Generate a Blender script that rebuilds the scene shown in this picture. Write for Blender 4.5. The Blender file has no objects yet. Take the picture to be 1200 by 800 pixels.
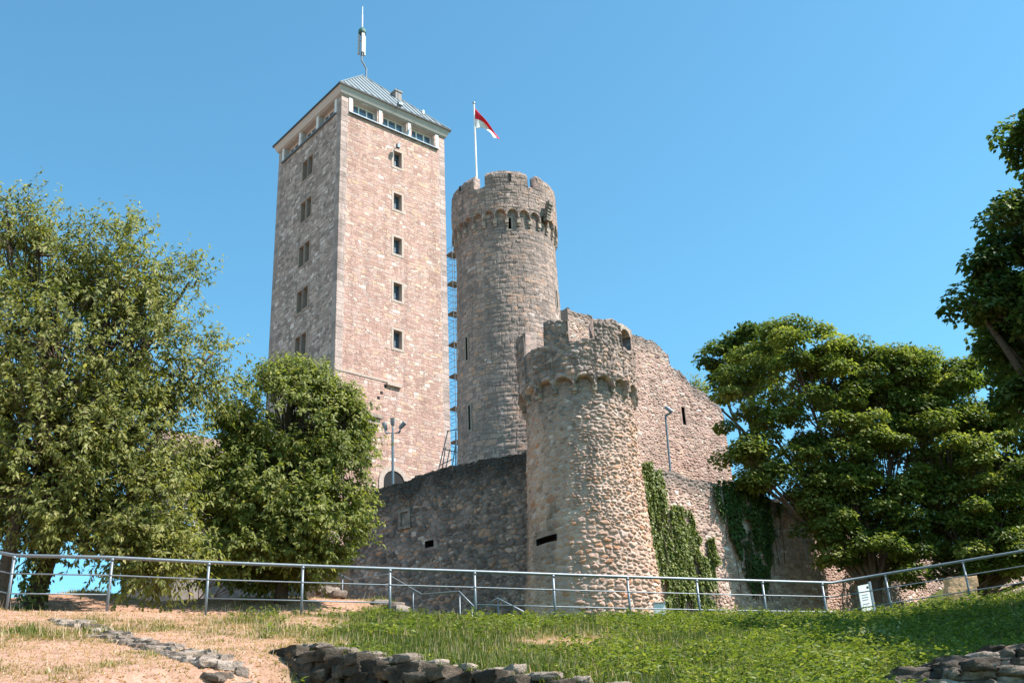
import bpy, math, random
import numpy as np
from math import radians, sin, cos, pi

C = bpy.context.scene.collection
sc = bpy.context.scene
rng = np.random.default_rng(7)
random.seed(7)

# ------------------------------------------------------------------ camera, sky, sun, exposure
F, TH, RL, EZ = 1264.7, .4266, -.0482, 1.6           # focal length in photo pixels, pitch, roll, eye height
FW = np.array([0, cos(TH), sin(TH)]); RI = np.array([1., 0, 0]); UP = np.cross(RI, FW)
R2 = cos(RL)*RI + sin(RL)*UP; U2 = -sin(RL)*RI + cos(RL)*UP
cd = bpy.data.cameras.new('camera'); cam = bpy.data.objects.new('camera', cd); C.objects.link(cam)
cd.sensor_width = 36; cd.lens = F/1200*36; cd.clip_start = .1; cd.clip_end = 9000
from mathutils import Matrix, Vector
M = Matrix(((R2[0], U2[0], -FW[0], 0), (R2[1], U2[1], -FW[1], 0), (R2[2], U2[2], -FW[2], EZ), (0, 0, 0, 1)))
cam.matrix_world = M
sc.camera = cam

SUN_AZ, SUN_EL = radians(102), radians(53)             # azimuth clockwise from the viewing direction (+Y)
W = bpy.data.worlds.new('World'); sc.world = W; W.use_nodes = True
nt = W.node_tree; bg = nt.nodes['Background']
sky = nt.nodes.new('ShaderNodeTexSky'); sky.sky_type = 'NISHITA'; sky.sun_disc = False
sky.sun_elevation = SUN_EL; sky.sun_rotation = SUN_AZ
sky.altitude = 300; sky.air_density = 1.0; sky.dust_density = .35; sky.ozone_density = 1.6
hsv = nt.nodes.new('ShaderNodeMix'); hsv.data_type = 'RGBA'; hsv.blend_type = 'MULTIPLY'; hsv.inputs[0].default_value = 1.; hsv.inputs[7].default_value = (.665, 1.15, 1.11, 1)
nt.links.new(sky.outputs[0], hsv.inputs[6]); nt.links.new(hsv.outputs[2], bg.inputs[0]); bg.inputs[1].default_value = .103
sd = bpy.data.lights.new('sun', 'SUN'); sd.energy = 4.6; sd.angle = radians(.5); sd.color = (1, .945, .885)
so = bpy.data.objects.new('sun', sd); C.objects.link(so)
SDIR = Vector((sin(SUN_AZ)*cos(SUN_EL), cos(SUN_AZ)*cos(SUN_EL), sin(SUN_EL)))
so.rotation_euler = SDIR.to_track_quat('Z', 'Y').to_euler(); so.location = (40, -10, 60)
sc.view_settings.view_transform = 'Standard'; sc.view_settings.look = 'None'
sc.view_settings.exposure = 1.2; sc.view_settings.gamma = 1
sc.render.engine = 'CYCLES'
sc.cycles.max_bounces = 6; sc.cycles.transparent_max_bounces = 4
sc.cycles.use_denoising = True

# ------------------------------------------------------------------ geometry of the view: pixel + distance -> world
def ray(x, y): return FW + R2*(x-600)/F + U2*(400-y)/F
EYE = np.array([0, 0, EZ])
def at(x, y, Y):
    d = ray(x, y); return EYE + d*Y/d[1]
def on_plane(x, y, P, az):                            # vertical plane through P running in direction az
    d = ray(x, y); n = np.array([cos(az), -sin(az), 0.]); t = ((np.array(P)-EYE) @ n)/(d @ n); return EYE + t*d

# ------------------------------------------------------------------ noise
def _h(*a):
    r = np.zeros(np.broadcast(*a).shape, dtype=np.uint64) + np.uint64(1469598103)
    for k, x in enumerate(a):
        r = (r ^ (np.asarray(x).astype(np.int64).astype(np.uint64) + np.uint64(0x9E3779B9*(k+1)))) * np.uint64(0x9E3779B97F4A7C15)
        r ^= r >> np.uint64(29)
    r *= np.uint64(0xBF58476D1CE4E5B9); r ^= r >> np.uint64(32)
    return (r & np.uint64(0xFFFFFF)).astype(np.float64)/0xFFFFFF
def noise2(x, y, s=0):
    x = np.asarray(x, float); y = np.asarray(y, float)
    i = np.floor(x); j = np.floor(y); f = x-i; g = y-j; f = f*f*(3-2*f); g = g*g*(3-2*g)
    S = np.full(np.broadcast(x, y).shape, s)
    a = _h(i, j, S); b = _h(i+1, j, S); c = _h(i, j+1, S); d = _h(i+1, j+1, S)
    return (a*(1-f)+b*f)*(1-g) + (c*(1-f)+d*f)*g
def fbm2(x, y, s=0, o=4):
    r = 0; a = .5; t = 0
    for k in range(o):
        r = r + a*noise2(x*2**k+k*17.3, y*2**k-k*9.1, s+k); t += a; a *= .5
    return r/t
def noise3(p, s=0):
    return (noise2(p[:, 0]+p[:, 2]*.37, p[:, 1]+p[:, 2]*.61, s) + noise2(p[:, 1]*1.1-p[:, 2], p[:, 0]*.6+p[:, 2], s+5))*.5
def sstep(a, b, x):
    t = np.clip((x-a)/(b-a), 0, 1); return t*t*(3-2*t)

def rubble(u, v, rh, rw, seed, warp=.08):
    """irregular coursed stones: two random numbers per stone and the distance to the nearest joint, in metres"""
    uw = u + warp*2*(fbm2(u*1.7, v*1.7, seed, 3)-.5)
    vw = v + warp*2.2*(fbm2(u*.8+40, v*.8, seed+3, 3)-.5) + warp*.5*(noise2(u*4, v*4, seed+8)-.5)
    r0 = np.random.default_rng(seed)
    e = np.cumsum(rh*r0.uniform(.55, 1.45, 600)) - 8
    r = np.searchsorted(e, vw); r = np.clip(r, 1, 598)
    lo, hi = e[r-1], e[r]
    w = rw*(.7 + .6*_h(r, r*0+seed)); t = uw/w + 7.3*_h(r, r*0+seed+1)
    k = np.floor(t); sd_ = k*0+seed
    jit = lambda q: q + .62*(_h(r, q, sd_+2)-.5)
    k = np.where(t < jit(k), k-1, k); k = np.where(t >= jit(k+1), k+1, k)
    d = np.minimum(np.minimum(t-jit(k), jit(k+1)-t)*w, np.minimum(vw-lo, hi-vw))
    return _h(r, k, sd_+11), _h(r, k, sd_+12), d

def worley(u, v, su, sv, seed, jit=.72):
    """irregular field stones: two random numbers per stone, about the distance to the joint in metres, and a tilt of its face"""
    u = u + .1*2*(fbm2(u*2.2, v*2.2, seed+20, 4)-.5); v = v + .085*2*(fbm2(u*2.4+9, v*2.4, seed+21, 4)-.5) + .3*(noise2(u*.35, v*.35, seed+22)-.5)
    big = noise2(u*.9, v*.9, seed+30) > .55
    def cells(su, sv, seed):
        x = u/su; y = v/sv; j0 = np.floor(y); F1 = np.full(x.shape, 9.); F2 = np.full(x.shape, 9.); a1 = np.zeros(x.shape); b1 = np.zeros(x.shape); tl = np.zeros(x.shape); S = a1+seed
        for dj in (-1, 0, 1):
            j = j0+dj; sh = .5*(j % 2)+.6*_h(j, j*0+3, S); i0 = np.floor(x-sh)
            for di in (-1, 0, 1):
                i = i0+di; ra = _h(i, j, S+1); rb = _h(i, j, S+2); ex = x-(i+.5+sh+jit*(ra-.5)); ey = y-(j+.5+jit*(rb-.5)); dx = np.abs(ex); dy = np.abs(ey)
                d = (dx**4.5+dy**4.5)**(1/4.5)*(.72+.56*_h(i, j, S+5)); n1 = d < F1; F2 = np.where(n1, F1, np.minimum(F2, d)); a1 = np.where(n1, _h(i, j, S+3), a1); b1 = np.where(n1, _h(i, j, S+4), b1)
                tl = np.where(n1, ex*(_h(i, j, S+6)-.5)+ey*(_h(i, j, S+7)-.5)*1.3, tl); F1 = np.minimum(F1, d)
        return a1, b1, (F2-F1)*.55*min(su, sv), tl
    A = cells(su, sv, seed); B = cells(su*.66, sv*.72, seed+100)
    return tuple(np.where(big, a, b) for a, b in zip(A, B))

# ------------------------------------------------------------------ objects
ORG = {}
def tag(o, label=None, cat=None, group=None, kind=None):
    if label: o['label'] = label
    if cat: o['category'] = cat
    if group: o['group'] = group
    if kind: o['kind'] = kind
    return o
def thing(name, label, cat, loc, group=None):
    o = bpy.data.objects.new(name, None); C.objects.link(o); o.location = loc; o.empty_display_size = .3
    ORG[o.name] = np.array(loc, float); return tag(o, label, cat, group)
def obj(name, V, Fc, mat, parent=None, origin=None, attrs=None, smooth=False):
    """V: (n,3) world coordinates; Fc: (m,k) int array, or a list of faces"""
    V = np.asarray(V, float)
    if origin is None: origin = ORG[parent.name] if parent else np.zeros(3)
    origin = np.array(origin, float); L = V-origin
    me = bpy.data.meshes.new(name)
    if isinstance(Fc, np.ndarray):
        n, k = Fc.shape
        me.vertices.add(len(L)); me.vertices.foreach_set('co', L.ravel())
        me.loops.add(n*k); me.loops.foreach_set('vertex_index', Fc.astype(np.int32).ravel())
        me.polygons.add(n); me.polygons.foreach_set('loop_start', np.arange(n, dtype=np.int32)*k)
        me.update(calc_edges=True); me.validate()
    else:
        me.from_pydata(L.tolist(), [], [list(f) for f in Fc]); me.update()
    for an, av in (attrs or {}).items():
        av = np.asarray(av, float)
        if av.ndim == 2:
            a = me.attributes.new(an, 'FLOAT_VECTOR', 'POINT'); a.data.foreach_set('vector', av.ravel())
        else:
            a = me.attributes.new(an, 'FLOAT', 'POINT'); a.data.foreach_set('value', av.ravel())
    if smooth: me.polygons.foreach_set('use_smooth', np.ones(len(me.polygons), bool))
    for m in (mat if isinstance(mat, (list, tuple)) else [mat]): me.materials.append(m)
    o = bpy.data.objects.new(name, me); C.objects.link(o)
    if parent:
        o.parent = parent; o.location = origin-ORG[parent.name]
    else: o.location = origin
    ORG[o.name] = origin
    return o
class MB:
    """collects boxes, tubes and the like; build() links them as one mesh object"""
    def __init__(s): s.v = []; s.f = []
    def add(s, V, Fc):
        b = len(s.v); s.v += [tuple(p) for p in V]; s.f += [tuple(int(i)+b for i in f) for f in Fc]; return s
    def box(s, c, a, b, d):                            # centre and three half-extent vectors
        c, a, b, d = (np.array(x, float) for x in (c, a, b, d))
        V = [c+i*a+j*b+k*d for i in (-1, 1) for j in (-1, 1) for k in (-1, 1)]
        return s.add(V, [(0, 1, 3, 2), (4, 6, 7, 5), (0, 4, 5, 1), (2, 3, 7, 6), (0, 2, 6, 4), (1, 5, 7, 3)])
    def tube(s, pts, r, n=8, caps=True):
        V, Fc = tube(pts, r, n, caps); return s.add(V, Fc)
    def lathe(s, c, prof, n=16):                       # profile of (radius, z) about the vertical through c
        V = [(c[0]+r*cos(2*pi*i/n), c[1]+r*sin(2*pi*i/n), c[2]+z) for r, z in prof for i in range(n)]
        Fc = [(j*n+i, j*n+(i+1) % n, (j+1)*n+(i+1) % n, (j+1)*n+i) for j in range(len(prof)-1) for i in range(n)]
        Fc += [tuple(range(n))[::-1], tuple(range((len(prof)-1)*n, len(prof)*n))]
        return s.add(V, Fc)
    def build(s, name, mat, parent=None, origin=None, smooth=False):
        return obj(name, s.v, s.f, mat, parent, origin, None, smooth)
def tube(pts, r, n=8, caps=True):
    pts = np.array(pts, float); m = len(pts)
    r = np.full(m, r) if np.isscalar(r) else np.asarray(r)
    T = np.gradient(pts, axis=0); T /= np.linalg.norm(T, axis=1, keepdims=True)+1e-12
    ref = np.array([0, 0, 1.]) if abs(T[0][2]) < .9 else np.array([1., 0, 0])
    A = np.cross(T, ref); A /= np.linalg.norm(A, axis=1, keepdims=True)+1e-12; B = np.cross(T, A)
    a = np.arange(n)*2*pi/n
    V = (pts[:, None]+r[:, None, None]*(A[:, None]*np.cos(a)[None, :, None]+B[:, None]*np.sin(a)[None, :, None])).reshape(-1, 3)
    Fc = [(i*n+j, i*n+(j+1) % n, (i+1)*n+(j+1) % n, (i+1)*n+j) for i in range(m-1) for j in range(n)]
    if caps: Fc += [tuple(range(n))[::-1], tuple(range((m-1)*n, m*n))]
    return V, Fc
def grid_faces(nu, nv, closed=False):
    i = np.arange(nu if closed else nu-1); j = np.arange(nv-1)
    I, J = np.meshgrid(i, j, indexing='ij'); I2 = (I+1) % nu
    return np.stack([I*nv+J, I2*nv+J, I2*nv+J+1, I*nv+J+1], -1).reshape(-1, 4)

# ------------------------------------------------------------------ materials
class NT:
    def __init__(s, name):
        s.m = bpy.data.materials.new(name); s.m.use_nodes = True; s.t = s.m.node_tree
        s.b = s.t.nodes['Principled BSDF']; s.out = s.t.nodes['Material Output']
    def n(s, typ, ins=None, **kw):
        x = s.t.nodes.new('ShaderNode'+typ)
        for k, v in kw.items(): setattr(x, k, v)
        for k, v in (ins or {}).items(): s.set(x.inputs[k], v)
        return x
    def set(s, sock, v):
        if isinstance(v, bpy.types.NodeSocket): s.t.links.new(v, sock)
        elif isinstance(v, bpy.types.Node): s.t.links.new(v.outputs[0], sock)
        else:
            if isinstance(v, tuple) and len(v) == 3 and sock.type == 'RGBA': v = v+(1,)
            sock.default_value = v
    def math(s, op, a, b=0., c=None, clamp=False):
        x = s.n('Math', operation=op, use_clamp=clamp); s.set(x.inputs[0], a); s.set(x.inputs[1], b)
        if c is not None: s.set(x.inputs[2], c)
        return x.outputs[0]
    def mix(s, f, a, b, mode='MIX'):
        x = s.n('Mix', data_type='RGBA', blend_type=mode); s.set(x.inputs[0], f); s.set(x.inputs[6], a); s.set(x.inputs[7], b); return x.outputs[2]
    def ramp(s, f, stops, interp='LINEAR'):
        x = s.n('ValToRGB'); x.color_ramp.interpolation = interp; e = x.color_ramp.elements
        while len(e) < len(stops): e.new(.5)
        for q, (p, c) in zip(e, stops):
            q.position = p; q.color = (c, c, c, 1) if isinstance(c, (int, float)) else tuple(c)+(1,)
        s.set(x.inputs[0], f); return x.outputs[0]
    def attr(s, name, out='Fac'): return s.n('Attribute', attribute_name=name).outputs[out]
    def obj(s): return s.n('TexCoord').outputs['Object']
    def noise(s, vec, scale, detail=4, rough=.55): return s.n('TexNoise', {'Vector': vec, 'Scale': scale, 'Detail': detail, 'Roughness': rough}).outputs[0]
    def map(s, vec, scale): return s.n('Mapping', {'Vector': vec, 'Scale': scale}).outputs[0]
    def bump(s, h, strength, dist=.03):
        x = s.n('Bump', {'Height': h, 'Strength': strength, 'Distance': dist}); s.set(s.b.inputs['Normal'], x.outputs[0]); return x
    def fin(s, col, rough=.8, spec=.3, metal=0.):
        s.set(s.b.inputs['Base Color'], col); s.set(s.b.inputs['Roughness'], rough)
        s.b.inputs['Specular IOR Level'].default_value = spec; s.b.inputs['Metallic'].default_value = metal; return s.m
def plain(name, col, rough=.6, metal=0., var=.12, scale=6., bump=0.):
    t = NT(name); f = t.noise(t.obj(), scale, 5)
    c = t.mix(t.ramp(f, [(.3, 0.), (.7, 1.)]), tuple(x*(1-var) for x in col), tuple(min(1, x*(1+var)) for x in col))
    if bump: t.bump(f, bump)
    return t.fin(c, rough, .4, metal)

def weather(t, col, joint, stain, stain_col, stain_amt, rough_scale=22.):
    o = t.obj()
    fine = t.ramp(t.noise(o, rough_scale, 6, .65), [(.25, .72), (.75, 1.22)])
    col = t.mix(1., col, fine, 'MULTIPLY')
    stk = t.noise(t.map(o, (1.6, 1.6, .07)), 1.3, 5, .62)
    col = t.mix(1., col, t.ramp(stk, [(.3, 1.08), (.5, 1.), (.7, .78)]), 'MULTIPLY')
    big = t.noise(t.map(o, (1., 1., .45)), .55, 6, .6)
    f = t.math('MULTIPLY', t.ramp(big, [(.42, 0.), (.72, 1.)]), stain_amt)
    f = t.math('ADD', f, stain, clamp=True)
    col = t.mix(f, col, t.mix(t.noise(o, 9., 4), stain_col, tuple(x*1.9 for x in stain_col)))
    return col
def rubble_mat(name, palA, palB, mortarA, mortarB, stain_col=(.07, .066, .062), stain_amt=.3, bump=.5):
    """stones modelled in the mesh: attributes rnd, joint, zone (A to B) and stain"""
    t = NT(name); z = t.attr('zone'); fl = t.attr('flat'); oc = t.map(t.obj(), (5.2, 5.2, 8.5))
    vo = t.n('TexVoronoi', {'Vector': oc, 'Scale': 1.}); ve = t.n('TexVoronoi', {'Vector': oc, 'Scale': 1.}, feature='DISTANCE_TO_EDGE')
    r = t.mix(fl, t.attr('rnd'), t.n('SeparateColor', {0: vo.outputs[1]}).outputs[0]); j = t.mix(fl, t.attr('joint'), t.ramp(ve.outputs[0], [(.02, 1.), (.08, 0.)]))
    col = t.mix(z, t.ramp(r, palA), t.ramp(r, palB)); mo = t.mix(z, mortarA, mortarB)
    col = t.mix(t.math('MULTIPLY', j, .85), col, mo)
    col = weather(t, col, j, t.attr('stain'), stain_col, stain_amt)
    t.bump(t.noise(t.obj(), 16., 6, .7), bump, .04)
    return t.fin(col, .92, .15)
def brick_mat(name, bw, rh, pal, mortar, quoin=None, stain_col=(.08, .075, .07), stain_amt=.3, warp=.1, width=9., bump=.6):
    """courses of squared stone from the muv attribute (metres along, metres up)"""
    t = NT(name); uv = t.attr('muv', 'Vector')
    n1 = t.n('TexNoise', {'Vector': uv, 'Scale': .9, 'Detail': 3.}).outputs[1]
    n2 = t.n('TexNoise', {'Vector': uv, 'Scale': 4., 'Detail': 2.}).outputs[1]
    d = t.n('VectorMath', {0: n1, 1: (.5, .5, .5)}, operation='SUBTRACT'); d = t.n('VectorMath', {0: d.outputs[0], 1: (warp*2.2, warp*2.6, 0)}, operation='MULTIPLY')
    e = t.n('VectorMath', {0: n2, 1: (.5, .5, .5)}, operation='SUBTRACT'); e = t.n('VectorMath', {0: e.outputs[0], 1: (warp*.9, warp*.5, 0)}, operation='MULTIPLY')
    p = t.n('VectorMath', {0: uv, 1: d.outputs[0]}); p = t.n('VectorMath', {0: p.outputs[0], 1: e.outputs[0]}).outputs[0]
    def brick(w, h, off):
        b = t.n('TexBrick', {'Vector': p, 'Color1': (0, 0, 0), 'Color2': (1, 1, 1), 'Mortar': (.5, .5, .5), 'Scale': 1., 'Mortar Size': .016, 'Mortar Smooth': .5, 'Bias': 0., 'Brick Width': w, 'Row Height': h})
        b.offset = off; b.offset_frequency = 2; b.squash = .72; b.squash_frequency = 3; return b
    b1 = brick(bw, rh, .5); b2 = brick(bw*.63, rh*.68, .37); b3 = brick(bw*1.25, rh*1.3, .43)
    q = t.noise(uv, .8, 2); m1 = t.ramp(q, [(.5, 0.), (.505, 1.)]); m2 = t.ramp(t.noise(t.map(uv, (1.3, 1.6, 1)), .9, 2), [(.56, 0.), (.565, 1.)])
    val = t.mix(m2, t.mix(m1, b1.outputs[0], b2.outputs[0]), b3.outputs[0])
    fac = t.mix(m2, t.mix(m1, b1.outputs[1], b2.outputs[1]), b3.outputs[1])
    hue = t.noise(uv, 1.4, 2)
    vv = t.math('ADD', t.math('MULTIPLY', val, .8), t.math('MULTIPLY', hue, .3))
    col = t.ramp(vv, pal)
    if quoin:
        s = t.n('SeparateXYZ', {0: uv}); u = s.outputs[0]
        bq = t.n('TexBrick', {'Vector': uv, 'Color1': (0, 0, 0), 'Color2': (1, 1, 1), 'Mortar': (.3, .3, .3), 'Scale': 1., 'Mortar Size': .02, 'Brick Width': .9, 'Row Height': .42})
        edge = t.math('ADD', t.math('LESS_THAN', u, .55), t.math('GREATER_THAN', u, width-.55), clamp=True)
        col = t.mix(edge, col, t.ramp(bq.outputs[0], [(0., tuple(x*.68 for x in quoin)), (.5, quoin), (1., tuple(x*1.14 for x in quoin))]))
        fac = t.mix(edge, fac, bq.outputs[1])
    col = t.mix(t.math('MULTIPLY', fac, .7), col, mortar)
    col = weather(t, col, fac, t.attr('stain'), stain_col, stain_amt, 14.)
    h = t.math('SUBTRACT', t.math('ADD', t.math('MULTIPLY', t.noise(uv, 11., 5, .7), .8), t.math('MULTIPLY', val, .7)), t.math('MULTIPLY', fac, 1.1))
    t.bump(h, bump, .06)
    return t.fin(col, .9, .15)
def leaf_mat(name, cols, trans=.3, rough=.5):
    t = NT(name); c = t.ramp(t.attr('tint'), cols)
    t.fin(c, rough, .22)
    tr = t.n('BsdfTranslucent', {0: t.mix(1., c, (1.25, 1.3, .6), 'MULTIPLY')})
    mx = t.n('MixShader', {0: trans, 1: t.b.outputs[0], 2: tr.outputs[0]}); t.t.links.new(mx.outputs[0], t.out.inputs[0]); return t.m

PINK = [(0, (0.290, 0.171, 0.139)), (.2, (0.445, 0.268, 0.214)), (.42, (0.523, 0.321, 0.264)), (.6, (0.591, 0.380, 0.309)), (.75, (0.514, 0.375, 0.324)), (.86, (0.640, 0.400, 0.273)), (.95, (0.698, 0.564, 0.495)), (1, (0.814, 0.700, 0.645))]
GREY = [(0, (0.196, 0.146, 0.127)), (.3, (0.306, 0.227, 0.194)), (.55, (0.385, 0.288, 0.246)), (.75, (0.456, 0.328, 0.272)), (.87, (0.485, 0.297, 0.211)), (.95, (0.566, 0.436, 0.379)), (1, (0.685, 0.544, 0.484))]
TAN = [(0, (0.358, 0.211, 0.151)), (.18, (0.485, 0.298, 0.221)), (.42, (0.575, 0.367, 0.282)), (.6, (0.613, 0.402, 0.313)), (.72, (0.538, 0.307, 0.197)), (.8, (0.508, 0.239, 0.131)), (.86, (0.590, 0.367, 0.265)), (1, (0.673, 0.481, 0.405))]
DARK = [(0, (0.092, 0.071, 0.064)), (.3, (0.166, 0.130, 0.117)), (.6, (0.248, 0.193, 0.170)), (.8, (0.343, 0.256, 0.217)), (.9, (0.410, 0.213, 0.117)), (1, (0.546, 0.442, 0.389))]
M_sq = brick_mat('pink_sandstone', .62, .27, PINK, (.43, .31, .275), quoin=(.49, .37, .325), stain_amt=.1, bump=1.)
M_sqg = brick_mat('shaded_side_sandstone', .66, .3, [(0, (0.130, 0.112, 0.105)), (.22, (0.251, 0.209, 0.184)), (.5, (0.372, 0.301, 0.263)), (.7, (0.437, 0.359, 0.315)), (.86, (0.521, 0.441, 0.389)), (1, (0.698, 0.630, 0.588))], (0.335, 0.291, 0.268), quoin=(0.353, 0.306, 0.278), stain_amt=.2, bump=.9)  # greyer copy of the sandstone, with the left side's shade in its colour
M_round = brick_mat('grey_sandstone', .5, .26, GREY, (.27, .24, .21), stain_amt=.4, warp=.13, bump=.9)
M_tower = rubble_mat('corner_tower_rubble', GREY, TAN, (.34, .285, .245), (.55, .42, .34), stain_amt=.18, bump=.9)
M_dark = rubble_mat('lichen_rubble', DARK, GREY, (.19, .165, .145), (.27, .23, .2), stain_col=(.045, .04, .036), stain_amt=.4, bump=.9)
M_pinkr = rubble_mat('pink_rubble', PINK, GREY, (.42, .3, .235), (.3, .26, .22), stain_amt=.35, bump=.7)
M_black = plain('dark_void', (.012, .012, .013), .9)
M_pale = plain('pale_dressed_stone', (.43, .335, .28), .85, 0, .2, 9, .3)
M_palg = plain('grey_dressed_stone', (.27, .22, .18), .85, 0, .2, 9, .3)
M_corn = plain('grey_plaster_cornice', (.41, .375, .345), .8, 0, .08)
M_roofm = plain('zinc_roof', (.16, .19, .205), .6, .1, .12, 2.)
M_roofe = plain('dark_gutter', (.04, .04, .042), .5)
M_frame = plain('white_window_frame', (.62, .62, .6), .5, 0, .06)
M_steel = plain('galvanised_steel', (.2, .225, .25), .5, .4, .12, 14)
M_grey = plain('grey_painted_metal', (.13, .17, .2), .5, .3, .1)
M_white = plain('white_coating', (.72, .72, .7), .5, 0, .06)
M_grey2 = plain('light_grey_metal', (.42, .43, .43), .5, 0, .06)
M_green = plain('green_copper', (.05, .13, .11), .6)
M_red = plain('red_cloth', (.62, .03, .045), .8, 0, .08)
M_wcloth = plain('white_cloth', (.78, .78, .78), .8, 0, .05)
M_bark = plain('bark', (.075, .052, .036), .95, 0, .4, 18, .8)
M_barkr = plain('reddish_bark', (.1, .062, .045), .95, 0, .4, 18, .8)
M_tile = None
def glass_mat():
    t = NT('window_glass'); c = t.mix(t.noise(t.obj(), 1.4, 2), (.03, .05, .08), (.1, .16, .23)); return t.fin(c, .06, .9)
M_glass = glass_mat()
M_block = plain('ruin_stone', (.2, .165, .135), .95, 0, .5, 5, .9)
M_block2 = plain('pale_ruin_stone', (.33, .265, .215), .95, 0, .4, 5, .9)

AL = .8568                                            # the castle's grid: direction of the square tower's lit face
DR = np.array([sin(AL), cos(AL), 0.]); DL = np.array([-cos(AL), sin(AL), 0.]); ZZ = np.array([0, 0, 1.])

# ------------------------------------------------------------------ railing line and terrain
RX = [-60, 17, 132, 245, 355, 457, 556, 648, 735, 816, 893, 963, 975, 1037, 1128, 1215, 1310]
RYp = [636, 650.5, 653, 658.5, 662.5, 666, 669.3, 672.6, 675.6, 678.2, 680.4, 682.3, 682.6, 672.3, 657.2, 642.5, 626]
RD = [23., 21.6] + [22.3*(1+.034*k) for k in range(10)] + [29.3, 29., 28., 27.2, 26.4]
RAIL = [at(x, y, d) for x, y, d in zip(RX, RYp, RD)]
RH = 1.05
cx = np.array([-60.]+[p[0] for p in RAIL]+[60.]); cy = np.array([26.]+[p[1] for p in RAIL]+[26.])
cz = np.array([6.3]+[p[2]-RH-.05 for p in RAIL]+[9.])
TC = np.array([2.55, 40.3])                           # axis of the corner tower
LW0 = np.array([TC[0]-1.2, TC[1]+.0]); LAZ = radians(124)      # left curtain: runs back to the left from the tower
LDIR = np.array([-sin(LAZ), -cos(LAZ)]);  LIN = np.array([-LDIR[1], LDIR[0]]); LIN = LIN if LIN[1] > 0 else -LIN
RW0 = TC.copy(); RDIR = DR[:2]; RIN = DL[:2]
FWA = None
def ruin_line():                                       # foot of the low ruined retaining wall in the slope
    return np.array([-3.75, 17.05]), np.array([1.75, 12.7])
HPX, HPY = 4.35, 13.7                                   # foot of the masonry stump at lower right
def ground(x, y, detail=True):
    x = np.asarray(x, float); y = np.asarray(y, float)
    yc = np.interp(x, cx, cy); zc = np.interp(x, cx, cz)
    t = np.clip(y/yc, -2, 1)
    front = np.where(t > 0, zc*np.abs(t)**1.03, zc*t*.3)
    b = np.clip(y-yc, 0, None)
    left = sstep(-1.6, -4.2, x)
    rise_l = 2.1*sstep(1.5, 9.5, b)*(1-.12*sstep(-6.5, -11, x))
    rise_c = .15*sstep(0, 3, b)+.9*sstep(4, 16, b)*sstep(3, 9, x)
    z = front + left*rise_l + (1-left)*rise_c
    z = z - 1.5*sstep(10, 24, b)*left
    # courtyard behind the curtain walls
    dl = (x-LW0[0])*LIN[0]+(y-LW0[1])*LIN[1]; dr = (x-RW0[0])*RIN[0]+(y-RW0[1])*RIN[1]
    along = (x-LW0[0])*LDIR[0]+(y-LW0[1])*LDIR[1]
    dd = np.minimum(dl, dr); ins = sstep(.45, .9, dd)*sstep(17, 13, along)
    court = np.minimum(13.4+.36*np.clip(dd, 0, None), 20.6)
    far = np.hypot(x, y)
    z = z*(1-ins)+np.maximum(z, court)*ins
    z = z - 45*sstep(75, 260, far)
    # the step held by the ruined wall
    a, e = ruin_line(); dv = e-a; Ln = np.hypot(*dv); dv = dv/Ln; nv = np.array([dv[1], -dv[0]])
    s = (x-a[0])*dv[0]+(y-a[1])*dv[1]; f = (x-a[0])*nv[0]+(y-a[1])*nv[1]
    z = z - sstep(-.12, .12, f)*(.95*sstep(.1, 1.6, s))*sstep(-2, 4, y)
    z = z - .62*sstep(HPY+.1, HPY-.2, y)*sstep(HPX-.5, HPX+.5, x)*sstep(6, 9, y)
    if detail:
        z = z + .1*(fbm2(x*.45, y*.45, 3)-.5)*sstep(90, 60, far) + .05*(fbm2(x*1.7, y*1.7, 9)-.5)*sstep(60, 40, far)
    return z
def hit(px, py, y0=8., y1=60.):
    ys = np.linspace(y0, y1, 1500); d = ray(px, py); P = EYE[None]+d[None]*(ys/d[1])[:, None]
    g = ground(P[:, 0], P[:, 1]); k = np.argmax(P[:, 2] < g); return P[k]
def dryness(x, y):
    yc = np.interp(x, cx, cy)
    n = fbm2(x*.55, y*.55, 31, 4); n2 = fbm2(x*2.1, y*2.1, 37, 3)
    edge = -2.6+.55*(y-14)*-.12
    b = .74*sstep(edge+1.1, edge-1.4, x) - .05
    b = b + .62*np.exp(-((x-.9)/1.7)**2-((y-20.)/3.6)**2) + .3*np.exp(-((x-3.2)/1.2)**2-((y-17.5)/1.6)**2) + .2*np.exp(-((x+8)/4)**2-((y-30)/5)**2) - .5*np.exp(-((x+3.4)/1.6)**2-((y-27)/3.5)**2)
    b = b - .55*sstep(2.5, 6, x)
    return np.clip(sstep(.3, 1.0, b+.85*(n-.5)+.55*(n2-.5)+.12), 0, 1)

def build_ground():
    xs = np.concatenate([-np.geomspace(4000, 27, 26), np.arange(-26, 30.01, .2), np.geomspace(31, 4000, 26)])
    ys = np.concatenate([-np.geomspace(4000, 6, 24), np.arange(-5, 50, .2), np.geomspace(51, 5000, 30)])
    X, Y = np.meshgrid(xs, ys, indexing='ij'); Z = ground(X, Y)
    V = np.stack([X, Y, Z], -1).reshape(-1, 3)
    t = NT('meadow_soil'); o = t.obj(); d = t.attr('dry')
    green = t.ramp(t.noise(o, 3., 5), [(.3, (.05, .06, .018)), (.7, (.11, .115, .032))])
    straw = t.ramp(t.noise(o, 5., 6, .7), [(.25, (.21, .12, .08)), (.5, (.45, .255, .18)), (.75, (.55, .37, .29))])
    c = t.mix(d, green, straw); t.bump(t.noise(o, 30., 5, .7), .8, .05)
    obj('ground', V, grid_faces(len(xs), len(ys)), t.fin(c, .95, .1), attrs={'dry': dryness(V[:, 0], V[:, 1])}, smooth=True)['kind'] = 'structure'
build_ground()

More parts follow.
